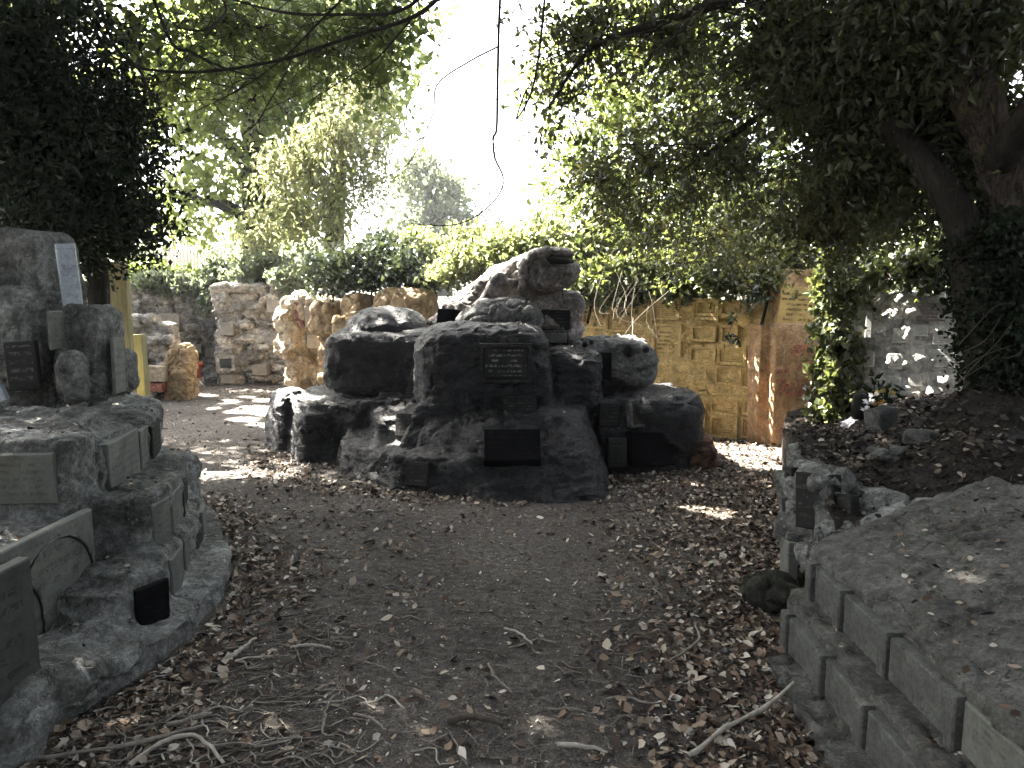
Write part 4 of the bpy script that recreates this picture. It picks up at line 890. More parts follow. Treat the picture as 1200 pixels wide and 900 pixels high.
def right_tree():
    b = W(1178, 470, 4.7); b[2] = float(bank_z(b[0], 4.7))-.1
    t = thing('leaning_tree', b, 'big dark leaning tree with rough bark and spreading crown on the right bank', 'tree')
    limb(t, [b, W(1200, 330, 4.65), W(1192, 250, 4.6), W(1160, 160, 4.55), W(1135, 100, 4.5), W(1105, 10, 4.45), W(1080, -90, 4.4), W(1040, -220, 4.4)], [.26, .2, .14, .125, .13, .13, .12, .1], M['bark'], 'trunk', 40, 14, .16)
    limb(t, [W(1168, 440, 4.62), W(1152, 330, 4.6), W(1128, 262, 4.6), W(1100, 215, 4.65), W(1060, 165, 4.8), W(1000, 100, 5.0), W(930, 40, 5.3), W(860, -20, 5.6)], [.17, .16, .11, .085, .07, .055, .045, .03], M['bark_dark'], 'limb', 40, 10)
    limb(t, [W(1125, 60, 4.5), W(1040, 60, 4.8), W(980, 100, 5.2), W(900, 130, 5.7), W(830, 180, 6.0), W(790, 200, 6.2)], [.06, .045, .035, .03, .02, .01], M['bark_dark'])
    limb(t, [W(1090, -60, 4.4), W(960, -60, 4.8), W(880, -10, 5.2), W(760, 30, 5.6), W(690, 60, 6), W(640, 130, 6.2)], [.07, .05, .04, .03, .02, .01], M['bark_dark'])
    limb(t, [W(1170, 190, 4.5), W(1210, 130, 4.2), W(1260, 40, 4.0)], [.1, .08, .06], M['bark_dark'])
    hb = [W(590, -60, 5.8), W(585, 20, 5.8), W(583, 100, 5.8), W(582, 150, 5.8), W(578, 162, 5.8), W(580, 185, 5.8), W(590, 210, 5.8), W(582, 232, 5.8), W(560, 252, 5.8), W(535, 263, 5.8), W(505, 264, 5.8), W(482, 262, 5.85)]
    limb(t, hb, [.011, .010, .009, .006, .005, .003], M['twig_dark'], 'hanging_branch', 60, 5, 0)
    limb(t, [W(583, 55, 5.8), W(550, 72, 5.8), W(513, 98, 5.8), W(508, 130, 5.8), W(497, 160, 5.8), W(480, 190, 5.8), W(466, 200, 5.8), W(452, 212, 5.8), W(470, 235, 5.8), W(482, 245, 5.8)], [.007, .006, .004, .003, .002], M['twig_dark'], 'hanging_branch', 40, 4, 0)
    limb(t, [W(640, -20, 5.7), W(632, 60, 5.7), W(622, 110, 5.7), W(605, 140, 5.7), W(617, 105, 5.72), W(612, 140, 5.72), W(594, 162, 5.74), W(580, 174, 5.78)], [.009, .007, .005, .003], M['twig_dark'], 'hanging_branch', 40, 4, 0)
    ex = branchlets(hb, 16, .22, .0025, 17, .3)
    ex += branchlets([W(1090, -60, 4.4), W(900, 0, 5.2), W(690, 60, 6)], 34, 1.1, .007, 1); ex += branchlets([W(1040, 60, 4.8), W(900, 130, 5.7), W(790, 200, 6.2)], 34, 1.0, .006, 2); ex += branchlets([W(1100, 215, 4.65), W(1000, 100, 5.0), W(860, -20, 5.6)], 24, 1.0, .006, 3)
    v, f = cat_q(ex); put('branches', v, f, M['twig_dark'], t, True)
    bl = [blob(1040, 40, 4.9, 130, 90, .7, 1.2), blob(1140, 150, 4.9, 60, 120, .5), blob(1020, 170, 5.4, 110, 100, .7), blob(900, 60, 5.6, 120, 90, .8), blob(790, 40, 6.0, 100, 70, .7), blob(690, 40, 6.2, 75, 70, .6), blob(650, 110, 6.4, 32, 60, .4, .8),
          blob(860, 190, 6.2, 110, 90, .7), blob(760, 190, 6.5, 85, 80, .6), blob(740, 260, 6.9, 70, 35, .4), blob(700, 210, 6.8, 50, 50, .4), blob(960, 260, 6.2, 90, 60, .5), blob(1090, 240, 5.6, 40, 35, .4), blob(850, 275, 7.0, 90, 40, .4), blob(1140, 30, 4.4, 90, 90, .4), blob(830, 298, 7.6, 80, 26, .3), blob(720, 298, 7.7, 50, 26, .3), blob(905, 305, 7.3, 35, 30, .25), blob(780, 325, 8.0, 60, 14, .2)]
    foliage('crown', bl, 1350, 20, .11, .058, M['l_right'], t, 5, .35, .5, .4, .4, twigs=(M['twig_dark'], 800), twig_r=.003)
    bl = [blob(1060, 60, 4.9, 110, 90, .6), blob(1150, 150, 4.9, 55, 120, .4), blob(1030, 180, 5.4, 80, 90, .6), blob(1100, 20, 4.5, 100, 70, .4), blob(990, 240, 6.0, 60, 60, .4), blob(930, 60, 5.4, 60, 80, .5)]
    foliage('crown', bl, 1900, 20, .11, .056, M['l_right'], t, 9, .35, .5, .4, .4, twigs=(M['twig_dark'], 200), twig_r=.003)
    # dense upper crown above the view, and its ivy clad foot
    bl = [(np.array(c), np.array(r)) for c, r in (((2.6, 5.2, 5.0), (2.2, 1.7, 1.1)), ((3.8, 3.4, 4.6), (1.6, 1.9, 1.2)), ((1.6, 3.4, 5.4), (1.8, 1.6, .9)), ((5.2, 5.0, 4.2), (1.4, 1.8, 1.3)), ((3.4, 1.0, 4.6), (1.8, 1.8, 1.0)))]
    foliage('crown', bl, 1500, 22, .14, .085, M['l_right'], t, 6, .2, .55, .4)
    iv = [blob(1162, 330, 4.55, 32, 90, .25), blob(1178, 410, 4.5, 36, 60, .3), blob(1138, 285, 4.6, 20, 36, .2), blob(1185, 300, 4.55, 30, 60, .2)]
    foliage('ivy', iv, 1300, 16, .06, .032, M['l_holly'], t, 8, .3, .9, .3)
right_tree()

def ivy_column():
    t = thing('ivy_column', W(984, 500, 6.8)*np.array((1, 1, 0))+np.array((0, 0, .35)), 'hanging column of ivy beside the yellow wall pillar, left of the pale wall', 'ivy')
    limb(t, [W(985, 505, 6.95), W(990, 420, 6.95), W(982, 330, 6.95), W(990, 240, 6.9), W(1000, 160, 6.6)], [.07, .06, .05, .04, .03], M['bark_dark'], 'stem')
    bl = [blob(985, 250, 6.75, 26, 50, .22), blob(982, 320, 6.8, 26, 50, .22), blob(984, 390, 6.85, 26, 45, .2), blob(980, 450, 6.85, 25, 40, .2), blob(973, 485, 6.85, 20, 18, .16), blob(1020, 330, 6.7, 30, 22, .18), blob(1045, 325, 6.6, 30, 20, .16), blob(1085, 318, 6.5, 30, 18, .16), blob(1000, 360, 6.8, 18, 30, .14)]
    foliage('leaves', bl, 1250, 15, .06, .062, M['l_ivy_c'], t, 3, .6, .85, .3, .2, gaps=.5, twigs=(M['twig_dark'], 120))
ivy_column()

def left_tree():
    b = np.array((W(112, 400, 6.4)[0], 6.4, 0.9)); t = thing('dark_holly_tree', b, 'dense near-black evergreen tree overhanging the left terrace', 'tree')
    limb(t, [b, b+np.array((.05, 0, 1.0)), b+np.array((-.3, .1, 2.2)), b+np.array((-.5, .1, 4.5))], [.09, .085, .08, .05], M['bark_dark'], 'trunk')
    limb(t, [W(-40, 330, 6.2), W(-10, 200, 6.1), W(10, 50, 6)], [.14, .12, .1], M['bark_dark'], 'limb')
    bl = [blob(20, 190, 5.3, 115, 110, .7, 1.5), blob(110, 230, 5.8, 78, 80, .5, 1.3), blob(60, 285, 6.0, 90, 40, .5), blob(150, 262, 6.0, 50, 38, .35), blob(20, 60, 5.2, 110, 90, .7, 1.3), blob(130, 150, 6.2, 62, 60, .5), blob(0, 250, 6.6, 120, 80, .5, 1.2), blob(90, 190, 7.0, 90, 110, .4, 1.2), blob(72, 330, 6.9, 34, 40, .3)]
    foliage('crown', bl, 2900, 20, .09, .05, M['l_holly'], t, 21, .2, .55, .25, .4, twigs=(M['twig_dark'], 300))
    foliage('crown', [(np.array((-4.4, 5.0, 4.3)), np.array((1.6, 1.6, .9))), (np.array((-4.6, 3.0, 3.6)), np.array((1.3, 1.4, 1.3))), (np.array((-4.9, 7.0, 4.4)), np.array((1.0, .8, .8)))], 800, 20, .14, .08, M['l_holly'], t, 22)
left_tree()

def overhang_tree():
    t = thing('overhanging_tree', (-5.6, 4.2, 1.2), 'tree of bare dark branches and green leaves overhanging the path at upper left', 'tree')
    limb(t, [(-5.6, 4.2, 1.0), (-5.5, 4.3, 3), (-5.0, 4.8, 5), (-4.4, 5.4, 7)], [.22, .19, .16, .1], M['bark_dark'], 'trunk')
    Y = 5.2
    L = [([(560, -40), (515, -3), (480, 22), (400, 47), (330, 70), (240, 84), (165, 80), (120, 60)], [.016, .015, .013, .011, .009, .006], 30),
         ([(90, -40), (115, 5), (135, 55), (162, 80), (175, 105), (190, 130)], [.014, .012, .009, .006], 14),
         ([(520, -30), (470, 12), (400, 17), (330, 14), (240, -10)], [.013, .011, .009, .007], 14),
         ([(170, -30), (190, 25), (205, 55), (222, 60), (245, 72), (270, 82), (300, 90)], [.013, .012, .012, .008, .004], 12),
         ([(250, -20), (265, 10), (255, 25), (240, 35), (215, 34), (195, 22)], [.010, .009, .007, .004], 8),
         ([(430, -30), (370, 30), (330, 70), (280, 105), (230, 130)], [.009, .007, .005, .003], 12),
         ([(345, 55), (335, 85), (315, 120), (300, 145), (275, 165)], [.006, .005, .003], 6),
         ([(480, 25), (440, 70), (400, 95), (360, 120)], [.007, .005, .003], 8)]
    ex = []
    for i, (pp, rad, nb) in enumerate(L):
        pts = [W(u, v, Y+.25*math.sin(i*2.1+j*.6)) for j, (u, v) in enumerate(pp)]
        limb(t, pts, rad, M['twig_dark'], 'branch', 36, 6, .1); ex += branchlets(pts, nb, .55, .0035, 40+i, .25)
    v, f = cat_q(ex); put('twigs', v, f, M['twig_dark'], t, True)
    limb(t, [(-5.3, 4.5, 4), (-3.8, 5.2, 4.9), W(560, -200, 5.4), W(560, -40, 5.2)], [.07, .06, .035, .017], M['bark_dark'])
    bl = [blob(270, 30, 6.6, 120, 55, .5), blob(390, 55, 6.8, 95, 50, .5), blob(210, 95, 6.9, 70, 45, .4), blob(440, 30, 6.6, 60, 50, .4), blob(150, 40, 6.4, 70, 60, .4), blob(440, 85, 6.8, 45, 35, .3), blob(310, 100, 7, 60, 35, .3)]
    foliage('crown', bl, 260, 18, .13, .07, M['l_over'], t, 31, .2, .6, .3, .5, twigs=(M['twig_dark'], 250))
    rear_blocker = [((0, -3.6, 2.6), (3.2, 1.2, 2.6)), ((-3.6, -2.6, 2.6), (2.2, 1.6, 2.6)), ((3.6, -2.8, 2.6), (2.2, 1.6, 2.6)), ((5.6, .2, 3.2), (1.4, 2.4, 2.2)), ((-5.4, .2, 2.8), (1.4, 2.4, 2.4)), ((0, -2.6, 5.6), (4.2, 1.6, .9)), ((6.6, 2.6, 4.0), (1.2, 2.0, 1.8))]  # unseen foliage added behind the camera to block light from there
    foliage('crown', [(np.array(c), np.array(r)) for c, r in rear_blocker], 2300, 14, .26, .2, M['l_holly'], t, 35, .1, .6, .5)
    # the broad roof of leaves over the path
    big = [((-3.6, 7.2, 6.0), (1.9, 1.6, .8)), ((-4.6, 5.0, 6.6), (2.2, 1.8, .9)), ((-1.8, 6.6, 6.9), (1.9, 1.7, .8)), ((-2.6, 4.4, 7.0), (2.2, 1.8, .8)), ((-5.6, 7.2, 6.6), (1.6, 1.5, 1.0)), ((-3.4, 8.9, 7.0), (2.0, 1.2, .9)), ((-.6, 4.6, 7.2), (1.6, 1.7, .7)), ((-1.0, 2.4, 6.4), (2.2, 1.6, .8)), ((-3.4, 2.6, 6.0), (1.8, 1.6, .9)), ((.4, 7.0, 7.8), (1.8, 1.6, .7)), ((-.4, 9.0, 8.2), (2.0, 1.4, .8)), ((-5.8, 9.4, 7.4), (1.6, 1.3, 1.0)), ((-2.4, 10.4, 8.4), (2.2, 1.2, .9)), ((0, 0, 5.6), (2.6, 1.6, .9))]
    foliage('crown', [(np.array(c), np.array(r)) for c, r in big], 4600, 20, .2, .12, M['l_roof'], t, 33, .1, .6, .3)
    extra_shade = [((-3.2, 5.2, 8.3), (2.6, 2.2, .7)), ((-1.2, 4.2, 8.6), (2.2, 2.2, .6)), ((-5.6, 4.6, 8.0), (2.0, 2.4, .8)), ((-3.0, 2.4, 7.6), (2.4, 1.8, .7)), ((-4.4, 7.4, 8.2), (2.2, 1.6, .7)), ((.8, 2.6, 6.6), (2.2, 2.2, .6)), ((-1.6, .4, 6.4), (2.8, 1.8, .7)), ((-1.6, 7.4, 8.6), (2.0, 1.5, .6))]  # second unseen leaf layer, added to darken the foreground
    foliage('crown', [(np.array(c), np.array(r)) for c, r in extra_shade], 2600, 16, .28, .2, M['l_roof'], t, 34, .1, .6, .2)
overhang_tree()

def bg_tree(name, label, trunk, blobs, ncl, per, spread, size, mat, seed, droop=.2, ratio=.7, bark='bark_dark', limbs=(), tw=200, shell=.4):
    t = thing(name, trunk[0], label, 'tree')
    limb(t, trunk, [.3*size/.13, .24*size/.13, .15*size/.13, .08*size/.13], M[bark], 'trunk', 30, 10)
    for l in limbs: limb(t, l, [.16, .1, .05], M[bark], 'limb')
    foliage('crown', blobs, ncl, per, spread, size, mat, t, seed, droop, ratio, shell, .5, gaps=True, twigs=(M['twig_dark'], tw), twig_r=.008)
Y = 16.0
bg_tree('sycamore', 'tall yellow-green broadleaf tree with a dark trunk behind the far left wall', [W(300, 330, Y)*np.array((1, 1, 0))+np.array((0, 0, 1.3)), W(300, 230, Y), W(297, 160, Y), W(300, 60, Y), W(320, -60, Y)],
        [blob(330, 110, Y, 80, 50, 1.4), blob(420, 70, Y, 70, 55, 1.3), blob(250, 70, Y, 80, 55, 1.4), blob(340, 30, Y, 110, 50, 1.5), blob(240, 140, 15.5, 40, 35, 1), blob(225, 225, 15.5, 35, 40, .8), blob(235, 272, 15.5, 32, 16, .7), blob(185, 250, 15.8, 25, 30, .7), blob(270, 200, 16, 40, 35, .9), blob(355, 170, 16, 55, 40, 1), blob(180, 110, 16, 60, 60, 1), blob(440, 120, 16, 45, 40, 1), blob(330, -30, 16, 200, 60, 2), blob(320, 250, 16, 50, 45, 1)], 1150, 18, .3, .15, M['l_syc'], 51,
        limbs=([W(300, 215, Y), W(278, 180, Y), W(255, 155, Y), W(235, 130, Y)], [W(297, 260, Y), W(262, 240, 15.6), W(235, 235, 15.5), W(215, 225, 15.5)], [W(298, 150, Y), W(340, 100, Y), W(400, 60, Y)]), tw=400)
Y = 13.0
bg_tree('weeping_tree', 'pale yellow-green drooping tree right of the far left wall against the sky', [W(390, 330, 13.6)*np.array((1, 1, 0))+np.array((0, 0, 1.3)), W(392, 280, 13.5), W(398, 200, 13.4), W(405, 120, 13.3)],
        [blob(400, 160, Y, 40, 50, .6), blob(440, 170, Y, 32, 45, .5), blob(365, 190, Y, 36, 50, .6), blob(345, 250, Y, 42, 40, .6), blob(390, 240, Y, 30, 40, .6), blob(430, 210, Y, 20, 30, .4), blob(330, 200, 13.3, 30, 40, .5), blob(300, 275, 13.4, 30, 30, .5), blob(420, 110, 13.2, 30, 30, .5)], 520, 20, .2, .1, M['l_weep'], 53, .9, .4, tw=250, bark='bark', shell=.3)
bg_tree('distant_tree', 'hazy green tree in the gap of sky above the ivy-topped wall', [W(515, 330, 26)*np.array((1, 1, 0))+np.array((0, 0, 1.4)), W(515, 280, 26), W(510, 240, 26), W(505, 200, 26)],
        [blob(500, 215, 26, 40, 20, 1.4), blob(525, 222, 26, 25, 14, 1), blob(510, 255, 26, 45, 18, 1.4), blob(490, 195, 26, 18, 20, 1), blob(510, 280, 26, 55, 20, 1.6), blob(550, 282, 26, 22, 14, 1)], 420, 16, .35, .2, M['l_far'], 55, .2, .7, tw=80)
bg_tree('leafy_tree', 'bright yellow-green tree glowing behind the dark crown on the right', [W(800, 330, 12)*np.array((1, 1, 0))+np.array((0, 0, 1.3)), W(805, 250, 12), W(815, 150, 12), W(825, 20, 12)],
        [blob(720, 130, 12, 70, 70, 1), blob(820, 90, 12, 90, 80, 1.2), blob(760, 30, 12, 90, 60, 1), blob(900, 100, 12, 80, 80, 1), blob(850, 200, 12, 90, 70, 1), blob(740, 230, 11.5, 70, 50, .8), blob(670, 190, 11.5, 40, 60, .6), blob(650, 250, 11, 40, 30, .5), blob(930, 220, 12, 70, 60, .8), blob(1060, 250, 11, 70, 70, .8), blob(1150, 220, 10, 60, 60, .8), blob(1010, 100, 11, 90, 90, 1), blob(640, 90, 11.8, 30, 60, .6)], 760, 18, .26, .12, M['l_syc'], 57, .3, .6, tw=250)

def treeline():
    bl = [(np.array((x, 34+4*math.sin(x), 3.0)), np.array((3.2, 2, 2.6+.9*math.sin(x*1.7)))) for x in np.arange(-36, 40, 3.4) if not -7 < x < 1.5]
    o = foliage('tree_line', bl, 1500, 14, .5, .34, M['l_far'], None, 70, .1, .7, .5, gaps=False); tag(o, 'far band of hazy green trees beyond the garden', 'trees', None, 'stuff')
treeline()
def sun_blocker_tree():  # unseen tree added to break up the sunlight on the left path
    t = thing('added_shade_tree', (-9.6, 13.4, 1.3), 'unseen leafy tree added to block sun, behind the dark evergreen', 'tree')
    limb(t, [(-9.6, 13.4, 1.3), (-9.4, 13.2, 4), (-8.9, 13, 6.5)], [.25, .2, .1], M['bark_dark'], 'trunk')
    bl = [(np.array(c), np.array(r)) for c, r in (((-8.6, 12.8, 6.6), (2.2, 1.8, 1.2)), ((-7.4, 11.6, 6.4), (1.7, 1.5, .9)), ((-10.0, 13.6, 7.2), (2.0, 1.8, 1.3)), ((-6.6, 11.2, 7.4), (1.8, 1.4, .7)), ((-9.6, 14.6, 5.4), (1.6, 1.4, 1.2)))]
    foliage('crown', bl, 1700, 18, .2, .14, M['l_over'], t, 81, .1, .6, .3)
sun_blocker_tree()
def hedge(name, label, cat, blobs, ncl, mat, seed, size=.07, per=16, spread=.09, droop=.3, tw=120, twm='twig_dark', base=None):
    c = blobs[0][0]; t = thing(name, (c[0], c[1], 1.25), label, cat)
    st = []
    for b in blobs:
        p = b[0]; st.append(tube(spline([(p[0], p[1]+.1, 1.2), (p[0]+.05, p[1]+.05, (1.2+p[2])/2+.1), p], 8), [.02, .008], 5))
    for v, f in st: put('stem', v, f, M['bark_dark'], t, True)
    foliage('leaves', blobs, ncl, per, spread, size, mat, t, seed, droop, .85, .5, .4, gaps=False, twigs=(M[twm], tw), twig_r=.003)
    return t
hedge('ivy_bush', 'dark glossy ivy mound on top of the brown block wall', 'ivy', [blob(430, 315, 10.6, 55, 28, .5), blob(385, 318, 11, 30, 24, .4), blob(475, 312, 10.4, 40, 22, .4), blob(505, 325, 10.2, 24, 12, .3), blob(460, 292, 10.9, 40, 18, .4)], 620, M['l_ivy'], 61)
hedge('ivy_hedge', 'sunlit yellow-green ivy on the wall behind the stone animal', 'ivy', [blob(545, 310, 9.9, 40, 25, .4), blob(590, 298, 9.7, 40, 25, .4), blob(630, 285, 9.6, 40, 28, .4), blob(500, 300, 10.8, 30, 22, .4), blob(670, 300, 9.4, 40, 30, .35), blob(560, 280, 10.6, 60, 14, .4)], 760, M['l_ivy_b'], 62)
hedge('ivy_hedge', 'mixed dark and dry ivy spilling over the top of the yellow wall', 'ivy', [blob(720, 325, 8.9, 45, 28, .3), blob(780, 318, 8.75, 50, 30, .3), blob(840, 312, 8.5, 50, 26, .3), blob(890, 300, 8.2, 40, 24, .3), blob(690, 335, 9.0, 26, 22, .25), blob(760, 285, 9.2, 80, 30, .35), blob(880, 265, 8.6, 60, 30, .3), blob(930, 300, 8.0, 22, 18, .2), blob(860, 326, 8.05, 45, 20, .16), blob(795, 338, 8.45, 40, 13, .14), blob(898, 322, 7.75, 22, 20, .12), blob(735, 345, 8.8, 30, 10, .14)], 1150, M['l_ivy_c'], 63, tw=520, twm='stem_pale')
hedge('ivy_bush', 'blue-green ivy trailing over the far left rubble wall', 'ivy', [blob(235, 337, 13.5, 30, 9, .3), blob(200, 332, 13.4, 30, 8, .3), blob(244, 355, 13.3, 10, 12, .15), blob(180, 330, 13.3, 20, 7, .3)], 280, M['l_far'], 64, .09)
hedge('shrub', 'tangled shrub and dry stems on top of the buttress at the end of the path', 'shrub', [blob(310, 315, 13.2, 45, 18, .4), blob(285, 325, 13.1, 25, 12, .3), blob(345, 325, 12.6, 25, 15, .3), blob(260, 318, 13.5, 22, 18, .3)], 300, M['l_far'], 65, .09, tw=160, twm='stem_pale')
hedge('shrub', 'bright leafy shrub in front of the pale railing fence', 'shrub', [blob(225, 325, 15.5, 45, 7, .4), blob(268, 318, 15.5, 14, 12, .4), blob(175, 318, 15.5, 26, 12, .4)], 220, M['l_syc'], 66, .13)
hedge('shrub', 'small bright yellow-green shrub rising from the ivy left of the stone animal', 'shrub', [blob(492, 285, 11.2, 18, 14, .3), blob(478, 296, 11.2, 16, 10, .3)], 110, M['l_syc'], 67, .09)

def creepers():
    r = np.random.default_rng(8)
    t = thing('dead_creeper', W(760, 350, 8.0), 'pale dead creeper stems dangling over the yellow wall beside the grey boulder', 'creeper'); ex = []
    for i in range(13):
        u = r.uniform(705, 800); a = W(u, r.uniform(315, 335), 8.5); b = W(u+r.uniform(-30, 20), r.uniform(345, 375), 8.25); c = W(u+r.uniform(-45, 25), r.uniform(360, 415), 8.0)
        ex.append(tube(spline([a, b, c], 8), [.0022, .0010], 3))
    ex.append(tube(spline([W(785, 340, 7.9), W(745, 375, 7.4), W(722, 410, 7.1), W(708, 444, 6.9)], 14), [.004, .002], 4))
    ex.append(tube(spline([W(742, 372, 7.6), W(742, 400, 7.4), W(752, 412, 7.3)], 8), [.004, .003], 4))
    for v, f in ex: put('stem', v, f, M['stem_pale'], t, True)
    # leafy sprig
    t2 = thing('ivy_sprig', W(862, 345, 7.6), 'small dark leafy sprig hanging in front of the yellow wall', 'sprig')
    v, f = tube(spline([W(905, 300, 7.7), W(880, 340, 7.6), W(862, 372, 7.5), W(850, 400, 7.5)], 12), [.005, .003], 4); put('stem', v, f, M['twig_dark'], t2)
    foliage('leaves', [blob(855, 372, 7.5, 12, 5, .06), blob(856, 398, 7.5, 9, 5, .05), blob(872, 360, 7.55, 9, 8, .05), blob(885, 345, 7.6, 9, 10, .05)], 16, 5, .03, .085, M['l_ivy'], t2, 77, .2, .45, gaps=False)
    t3 = thing('dry_stems', W(1150, 450, 4.3), 'spray of thin pale dry stems below the leaning tree', 'dry stems'); ex = []
    for (p) in (((1123, 405), (1150, 375), (1168, 358), (1190, 355)), ((1122, 450), (1145, 425), (1170, 400), (1190, 372)), ((1125, 435), (1150, 418), (1185, 405)), ((1130, 412), (1155, 398), (1175, 368)), ((1120, 448), (1150, 430), (1175, 412)), ((1180, 420), (1198, 410), (1205, 370))):
        ex.append(tube(spline([W(u, v, 4.15+.02*i) for i, (u, v) in enumerate(p)], 14), [.0025, .0012], 4))
    for v, f in ex: put('stem', v, f, M['stem_pale'], t3, True)
creepers()

# ================================================================== LITTER
def inside_path(x, y):
    k = (y > 1.3) & (y < 13.2)
    left = np.interp(y, [1.3, 2.3, 2.74, 3.05, 3.3, 3.8, 4.2, 4.7, 5.1, 5.5, 6, 8, 11, 13], [-1.95, -1.82, -1.6, -1.48, -1.44, -1.5, -1.62, -1.86, -2.1, -2.4, -3.1, -4.6, -5.6, -6.0])
    right = np.interp(y, [1.3, 2.0, 3.05, 3.2, 3.5, 4.4, 7.0, 7.6, 8.1, 9, 10.4, 13], [1.03, 1.05, 1.1, 1.25, 1.5, 1.66, 2.56, 2.7, 2.2, .5, -2.6, -3.6])
    return k & (x > left) & (x < right), left, right
def leaf_litter(name, X, Y, Z, L, mat, label, seed, tilt=.6, ratio=.55, curl=.5, kind='stuff', lift=.25):
    r = np.random.default_rng(seed); n = len(X)
    N = unit(np.stack([r.normal(size=n)*tilt, r.normal(size=n)*tilt, np.ones(n)], 1)); a = r.random(n)*6.283; D = unit(np.stack([np.cos(a), np.sin(a), r.normal(size=n)*.15], 1)); D = unit(D-(D*N).sum(1)[:, None]*N)
    S = np.cross(N, D); C = np.stack([X, Y, Z+L*lift*r.random(n)+.003], 1); Lc = L[:, None]; Wd = (L*ratio*(.7+.6*r.random(n)))[:, None]; cu = (curl*(r.random(n)-.25))[:, None]
    p0 = C-D*Lc*.5; p3 = C+D*Lc*.5+N*Lc*cu*.6; m = C-N*Wd*.05
    j = lambda: (.65+.7*r.random((n, 1))); e = lambda: (r.random((n, 1))-.5)*.3
    l1 = C+D*Lc*(-.15+e())+S*Wd*.5*j()+N*Wd*cu*j(); l2 = C+D*Lc*(.2+e())+S*Wd*.42*j()+N*Wd*cu*1.2*j(); r1 = C+D*Lc*(-.15+e())-S*Wd*.5*j()+N*Wd*cu*.7*j(); r2 = C+D*Lc*(.2+e())-S*Wd*.42*j()+N*Wd*cu*j()
    V = np.stack([p0, l1, l2, p3, r2, r1], 1).reshape(-1, 3); b = np.arange(n)[:, None]*6
    Fq = np.concatenate([b+np.array((0, 1, 2, 3)), b+np.array((0, 3, 4, 5))], 0); rr = r.random(n)
    o = put(name, V, Fq, mat, None, False, np.concatenate([rr, rr])); tag(o, label, 'leaf litter', None, kind); return o
def litter():
    r = np.random.default_rng(5)
    lm = rnd_mat('dead_leaf', [(0, (.022, .014, .010)), (.3, (.06, .038, .026)), (.52, (.14, .09, .06)), (.7, (.24, .18, .13)), (.86, (.38, .33, .26)), (1, (.56, .52, .45))], .7, .3)
    n = 260000; x = r.uniform(-6, 2.8, n); y = 1.4+11.5*r.random(n)**1.5; ok, l, rt = inside_path(x, y)
    pp = np.stack([x, y, 0*x], 1)
    dens = .075+1.0*np.clip((x-(.15+.05*y))/.9, 0, 1)+.75*np.exp(-((x-l)/.28)**2)+.5*np.exp(-((rt-x)/.35)**2)+.25*np.exp(-((x-l)/.6)**2)*(y < 4.5)
    edge = np.exp(-(np.abs(np.hypot((x+.3)/1.9, (y-7)/1.3)-1)/.12)**2); dens = dens+.55*edge
    dens = dens*np.where((x > 1.75) & (y > 6.5), .3, 1)*np.where(y > 8, .4, 1)
    dens = dens*(.6+.9*np.clip(fbm(pp*1.1+3, 3)+.45, 0, 1.4))
    k = ok & (r.random(n) < dens); x, y = x[k], y[k]; L = (.030*(1+.5*r.normal(size=len(x)))).clip(.010, .07)
    leaf_litter('leaf_litter', x, y, gz(x, y), L, lm, 'dead brown leaves scattered thickly along the edges of the path', 1)
    # pale chips and specks
    n = 80000; x = r.uniform(-6, 2.7, n); y = 1.4+11.5*r.random(n)**1.3; ok, l, rt = inside_path(x, y); k = ok & (r.random(n) < .28+.7*np.clip(fbm(np.stack([x, y, 0*x], 1)*1.6, 3), 0, 1)); x, y = x[k], y[k]
    L = (.0105*(1+.55*r.normal(size=len(x)))).clip(.004, .026)
    cm = rnd_mat('pale_chip', [(0, (.10, .085, .07)), (.5, (.26, .24, .205)), (1, (.62, .6, .54))], .7, .25)
    leaf_litter('pale_chips', x, y, gz(x, y), L, cm, 'pale flecks of dry leaf and chip over the dark path', 2, .25, .45, .2, 'stuff', .12)
    # bank litter
    n = 34000; y = r.uniform(1.4, 7.2, n); x = edge_x(y)+2.6*r.random(n)**1.2; z = np.where((y < 3.5) & (x < 2.4), np.maximum(bank_z(x, y), .435+np.clip(x-1.46, 0, 1)*.31), bank_z(x, y))
    conc = (y < 3.4) & (x < 2.2); dens = np.where(conc, np.clip((x-1.55)*.7, .05, .5)+np.clip((y-2.7)*.5, 0, .4), .8)*np.clip(.5+fbm(np.stack([x, y, 0*x], 1)*1.5+8, 3)*.9, .05, 1); k = r.random(n) < dens
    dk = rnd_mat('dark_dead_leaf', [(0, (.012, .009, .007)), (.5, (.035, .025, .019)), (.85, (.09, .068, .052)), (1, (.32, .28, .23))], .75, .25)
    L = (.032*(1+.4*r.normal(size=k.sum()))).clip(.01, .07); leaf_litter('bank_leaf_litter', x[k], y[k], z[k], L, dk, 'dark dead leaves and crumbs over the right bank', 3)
    # fine twig scraps
    n = 14000; x = r.uniform(-3, 2, n); y = 1.7+7*r.random(n)**1.6; ok, l, rt = inside_path(x, y); k = ok & (r.random(n) < .22+.75*np.exp(-((x-l-.2)/.6)**2)*(y < 4.2)); x, y = x[k], y[k]; parts = []; z = gz(x, y)
    for i in range(len(x)):
        a = r.normal()*.8; ln = .025+.10*r.random()**1.5; d = np.array((math.cos(a), math.sin(a), 0)); s = np.array((-d[1], d[0], 0))*r.normal()*.2*ln; c = np.array((x[i], y[i], z[i]+.006+.008*r.random()))
        parts.append(tube(np.array([c-d*ln/2, c+s, c+d*ln/2+np.array((0, 0, .006*r.random()))]), [.0026, .002, .0013], 4))
    V, Fq = cat_q(parts); o = put('twig_scraps', V, Fq, M['stick'], None, True); tag(o, 'short broken twig scraps littering the path', 'twigs', None, 'stuff')
litter()

